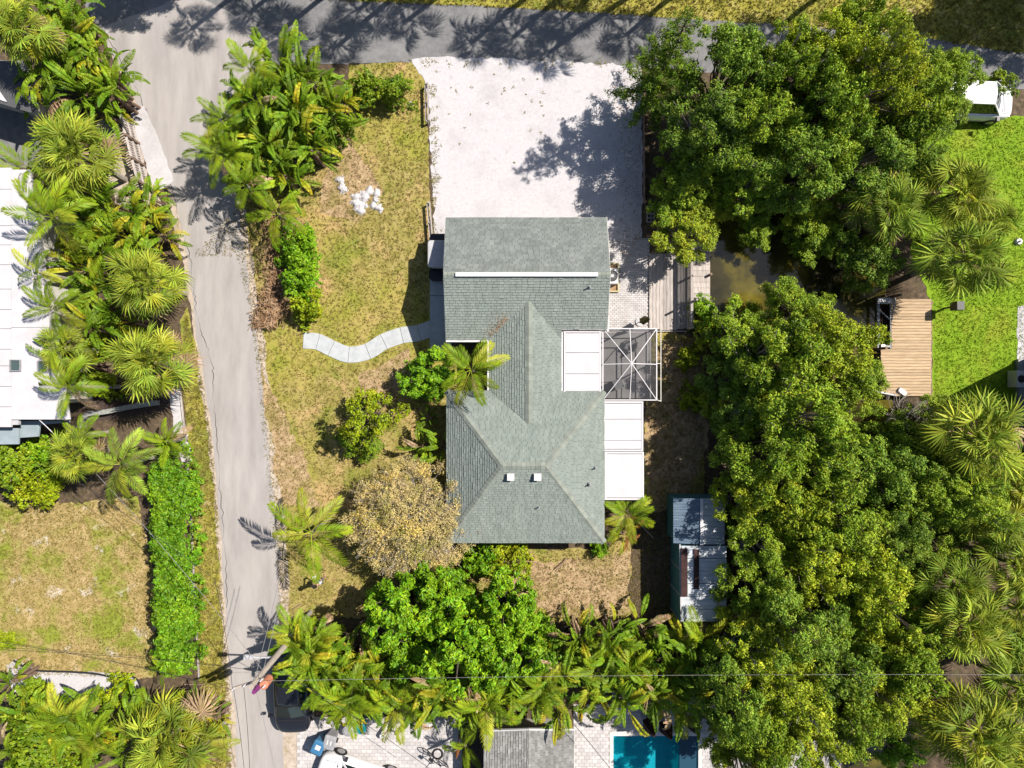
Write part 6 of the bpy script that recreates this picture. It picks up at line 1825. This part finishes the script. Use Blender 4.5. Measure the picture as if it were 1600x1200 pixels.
q = onp(.985) + V((.15, -.2, 0)); MB().disc((q.x, q.y), .13, q.z - .25, q.z + .2, 12, 0, .09).build('insulator', MAT['purple'], up)
q = onp(.6) + V((-.2, .1, 0)); MB().beam(onp(.6), onp(.6) + V((-1.1, .05, .05)), .07, .07).build('street_light_arm', MAT['palegrey'], up)
q = onp(.6) + V((-1.2, .05, .05)); MB().box(q, (.45, .2, .12)).build('street_light', MAT['palegrey'], up)
def cable(a, b, label, sag=.4, m='wire', r_=.011, n=12):
    a, b = V(a), V(b); pts = []
    for i in range(n + 1):
        t = i / n; q = a.lerp(b, t); q.z -= sag * 4 * t * (1 - t); pts.append(q)
    mb = MB(); mb.tube(pts, r_, 5)
    return tag(mb.build('overhead_cable', MAT[m]), label, 'cable', 'overhead cables of the utility pole')
W0 = pb + c0
cable(W0 - side * .95 + V((0, 0, .2)), P(-60, 995, 6.0), 'upper of two thin cables crossing the patchy lawn', m='darkwire')
cable(pb + onp(.8), P(-60, 1013, 5.6), 'lower of two thin cables crossing the patchy lawn', m='darkwire')
cable(W0 + side * .3 + V((0, 0, .2)), P(1700, 1055, 6.0), 'long pale cable running right over the southern belt and thicket', .3, r_=.007)
for k, (x, lb) in enumerate(((388, 'thin cable running down the lane, leftmost of three'), (392, 'thin cable running down the lane, middle of three'), (446, 'thin cable running down the lane over the black car'))):
    cable(W0 + side * (-.9 + .45 * k) + V((0, 0, .2)), P(x, 1290, 6.4), lb, .2, 'darkwire' if k < 2 else 'wire')
cable(W0 - side * .95 + V((0, 0, .2)), P(335, 905, 5.0), 'cable from the pole slanting over the lane toward the hedge', .2, 'darkwire', .012)
cable(P(335, 905, 5.0), P(120, 752, 3.4), 'cable slanting over the hedge toward the fan palm', .1, 'darkwire', .012)
cable(pb + onp(.8), P(150, 740, 3.2), 'second slanting cable ending at the glossy palm', .3, 'wire', .012)
cable(W0 + V((0, 0, .2)), P(436, 905, 6.3), 'pale cable running up the lane edge from the pole', .1)
cable(W0 + side * .3 + V((0, 0, .2)), P(446, 900, 6.3), 'second pale cable running up the lane edge from the pole', .1)
cable(pb + onp(.7), P(670, 1200, 3.0), 'dark cable slanting over the paved forecourt', .2, 'darkwire', .012)
cable(P(895, 1130, 4.0), P(1000, 1260, 3.0), 'dark cable crossing the terrace from the belt', .15, 'darkwire', .014)
cable(P(60, 655, 3.1), P(95, 690, 2.8), 'short white cable hanging from the white roofed house', .05, 'white', .02)

# ------------------------------------------------------------------ person in the shade, holding a controller
pp_ = P(495, 913, 1.3)
pe = thing('person', 'dark haired person in a pale top standing in the shade left of the golden tree', 'person', (pp_.x, pp_.y, 0), math.radians(25))
def skin(name, verts, edges, radii, m, parent, sub=2, root=0):
    me = bpy.data.meshes.new(name); me.from_pydata(verts, edges, []); me.materials.append(m)
    o = bpy.data.objects.new(name, me); link(o, parent)
    sk = o.modifiers.new('skin', 'SKIN'); sk.use_smooth_shade = True
    lay = me.skin_vertices[0] if len(me.skin_vertices) else None
    if lay is None:
        bm = bmesh.new(); bm.from_mesh(me); bm.verts.layers.skin.verify(); bm.to_mesh(me); bm.free(); lay = me.skin_vertices[0]
    for i, q in enumerate(radii):
        lay.data[i].radius = q if hasattr(q, '__len__') else (q, q); lay.data[i].use_root = i == root
    s = o.modifiers.new('sub', 'SUBSURF'); s.levels = sub; s.render_levels = sub
    return o
v = []; e = []; rd = []
def nd(p, r_, par=None):
    v.append(p); rd.append(r_)
    if par is not None: e.append((par, len(v) - 1))
    return len(v) - 1
pv = nd((0, 0, .95), (.15, .11)); ch = nd((0, 0, 1.22), (.16, .11), pv); nk0 = nd((0, .0, 1.42), (.13, .085), ch); nk = nd((0, .02, 1.5), .055, nk0); hd0 = nd((0, .05, 1.58), (.07, .085), nk); hd = nd((0, .05, 1.68), (.075, .095), hd0); nd((0, .045, 1.74), (.06, .075), hd)
for s in (-1, 1):
    hp_ = nd((s * .1, 0, .88), .085, pv); kn = nd((s * .11, .03, .5), .06, hp_); an = nd((s * .11, -.02, .09), .04, kn); nd((s * .12, .15, .035), .035, an)
    sh = nd((s * .19, 0, 1.4), .06, nk0); el = nd((s * .25, .02, 1.13), .042, sh); wr = nd((s * .13, .25, 1.12), .03, el); pa = nd((s * .1, .32, 1.13), (.035, .02), wr)
    for k in range(4):
        f1 = nd((s * (.1 - .02 * k + .02), .37 - .006 * k, 1.14), .009, pa); nd((s * (.085 - .02 * k + .02), .395 - .008 * k, 1.12), .008, f1)
    nd((s * .06, .33, 1.165), .011, pa)
skin('body', v, e, rd, MAT['skin'], pe)
v = []; e = []; rd = []
a = nd((0, 0, .9), (.17, .13)); b = nd((0, 0, 1.2), (.18, .13), a); c = nd((0, 0, 1.43), (.14, .1), b)
for s in (-1, 1):
    q = nd((s * .19, 0, 1.41), .078, c); nd((s * .235, .015, 1.2), .065, q)
skin('shirt', v, e, rd, MAT['shirt'], pe)
v = []; e = []; rd = []
a = nd((0, 0, .95), (.165, .125))
for s in (-1, 1):
    q = nd((s * .1, 0, .86), .1, a); nd((s * .115, .025, .52), .085, q)
skin('shorts', v, e, rd, MAT['shorts'], pe)
v = []; e = []; rd = []
a = nd((0, .03, 1.7), (.088, .1)); b = nd((0, .02, 1.76), (.075, .09), a); nd((0, -.02, 1.64), (.07, .06), a)
skin('hair', v, e, rd, MAT['hair'], pe)
MB().box((0, .145, 1.66), (.035, .04, .05)).build('nose', MAT['skin'], pe)
ct = MB(); loft(ct, [[(x, y, z) for x, y in rrect(.2, .1, .03, 2)] for z in (0, .03)])
o = ct.build('remote_controller', MAT['white']); o.location = pp_ + Matrix.Rotation(math.radians(25), 3, 'Z') @ V((0, .37, 0)); o.location.z = 1.155; o.rotation_euler = (0, 0, math.radians(25))
tag(o, 'small white controller held by the person in the shade', 'controller')
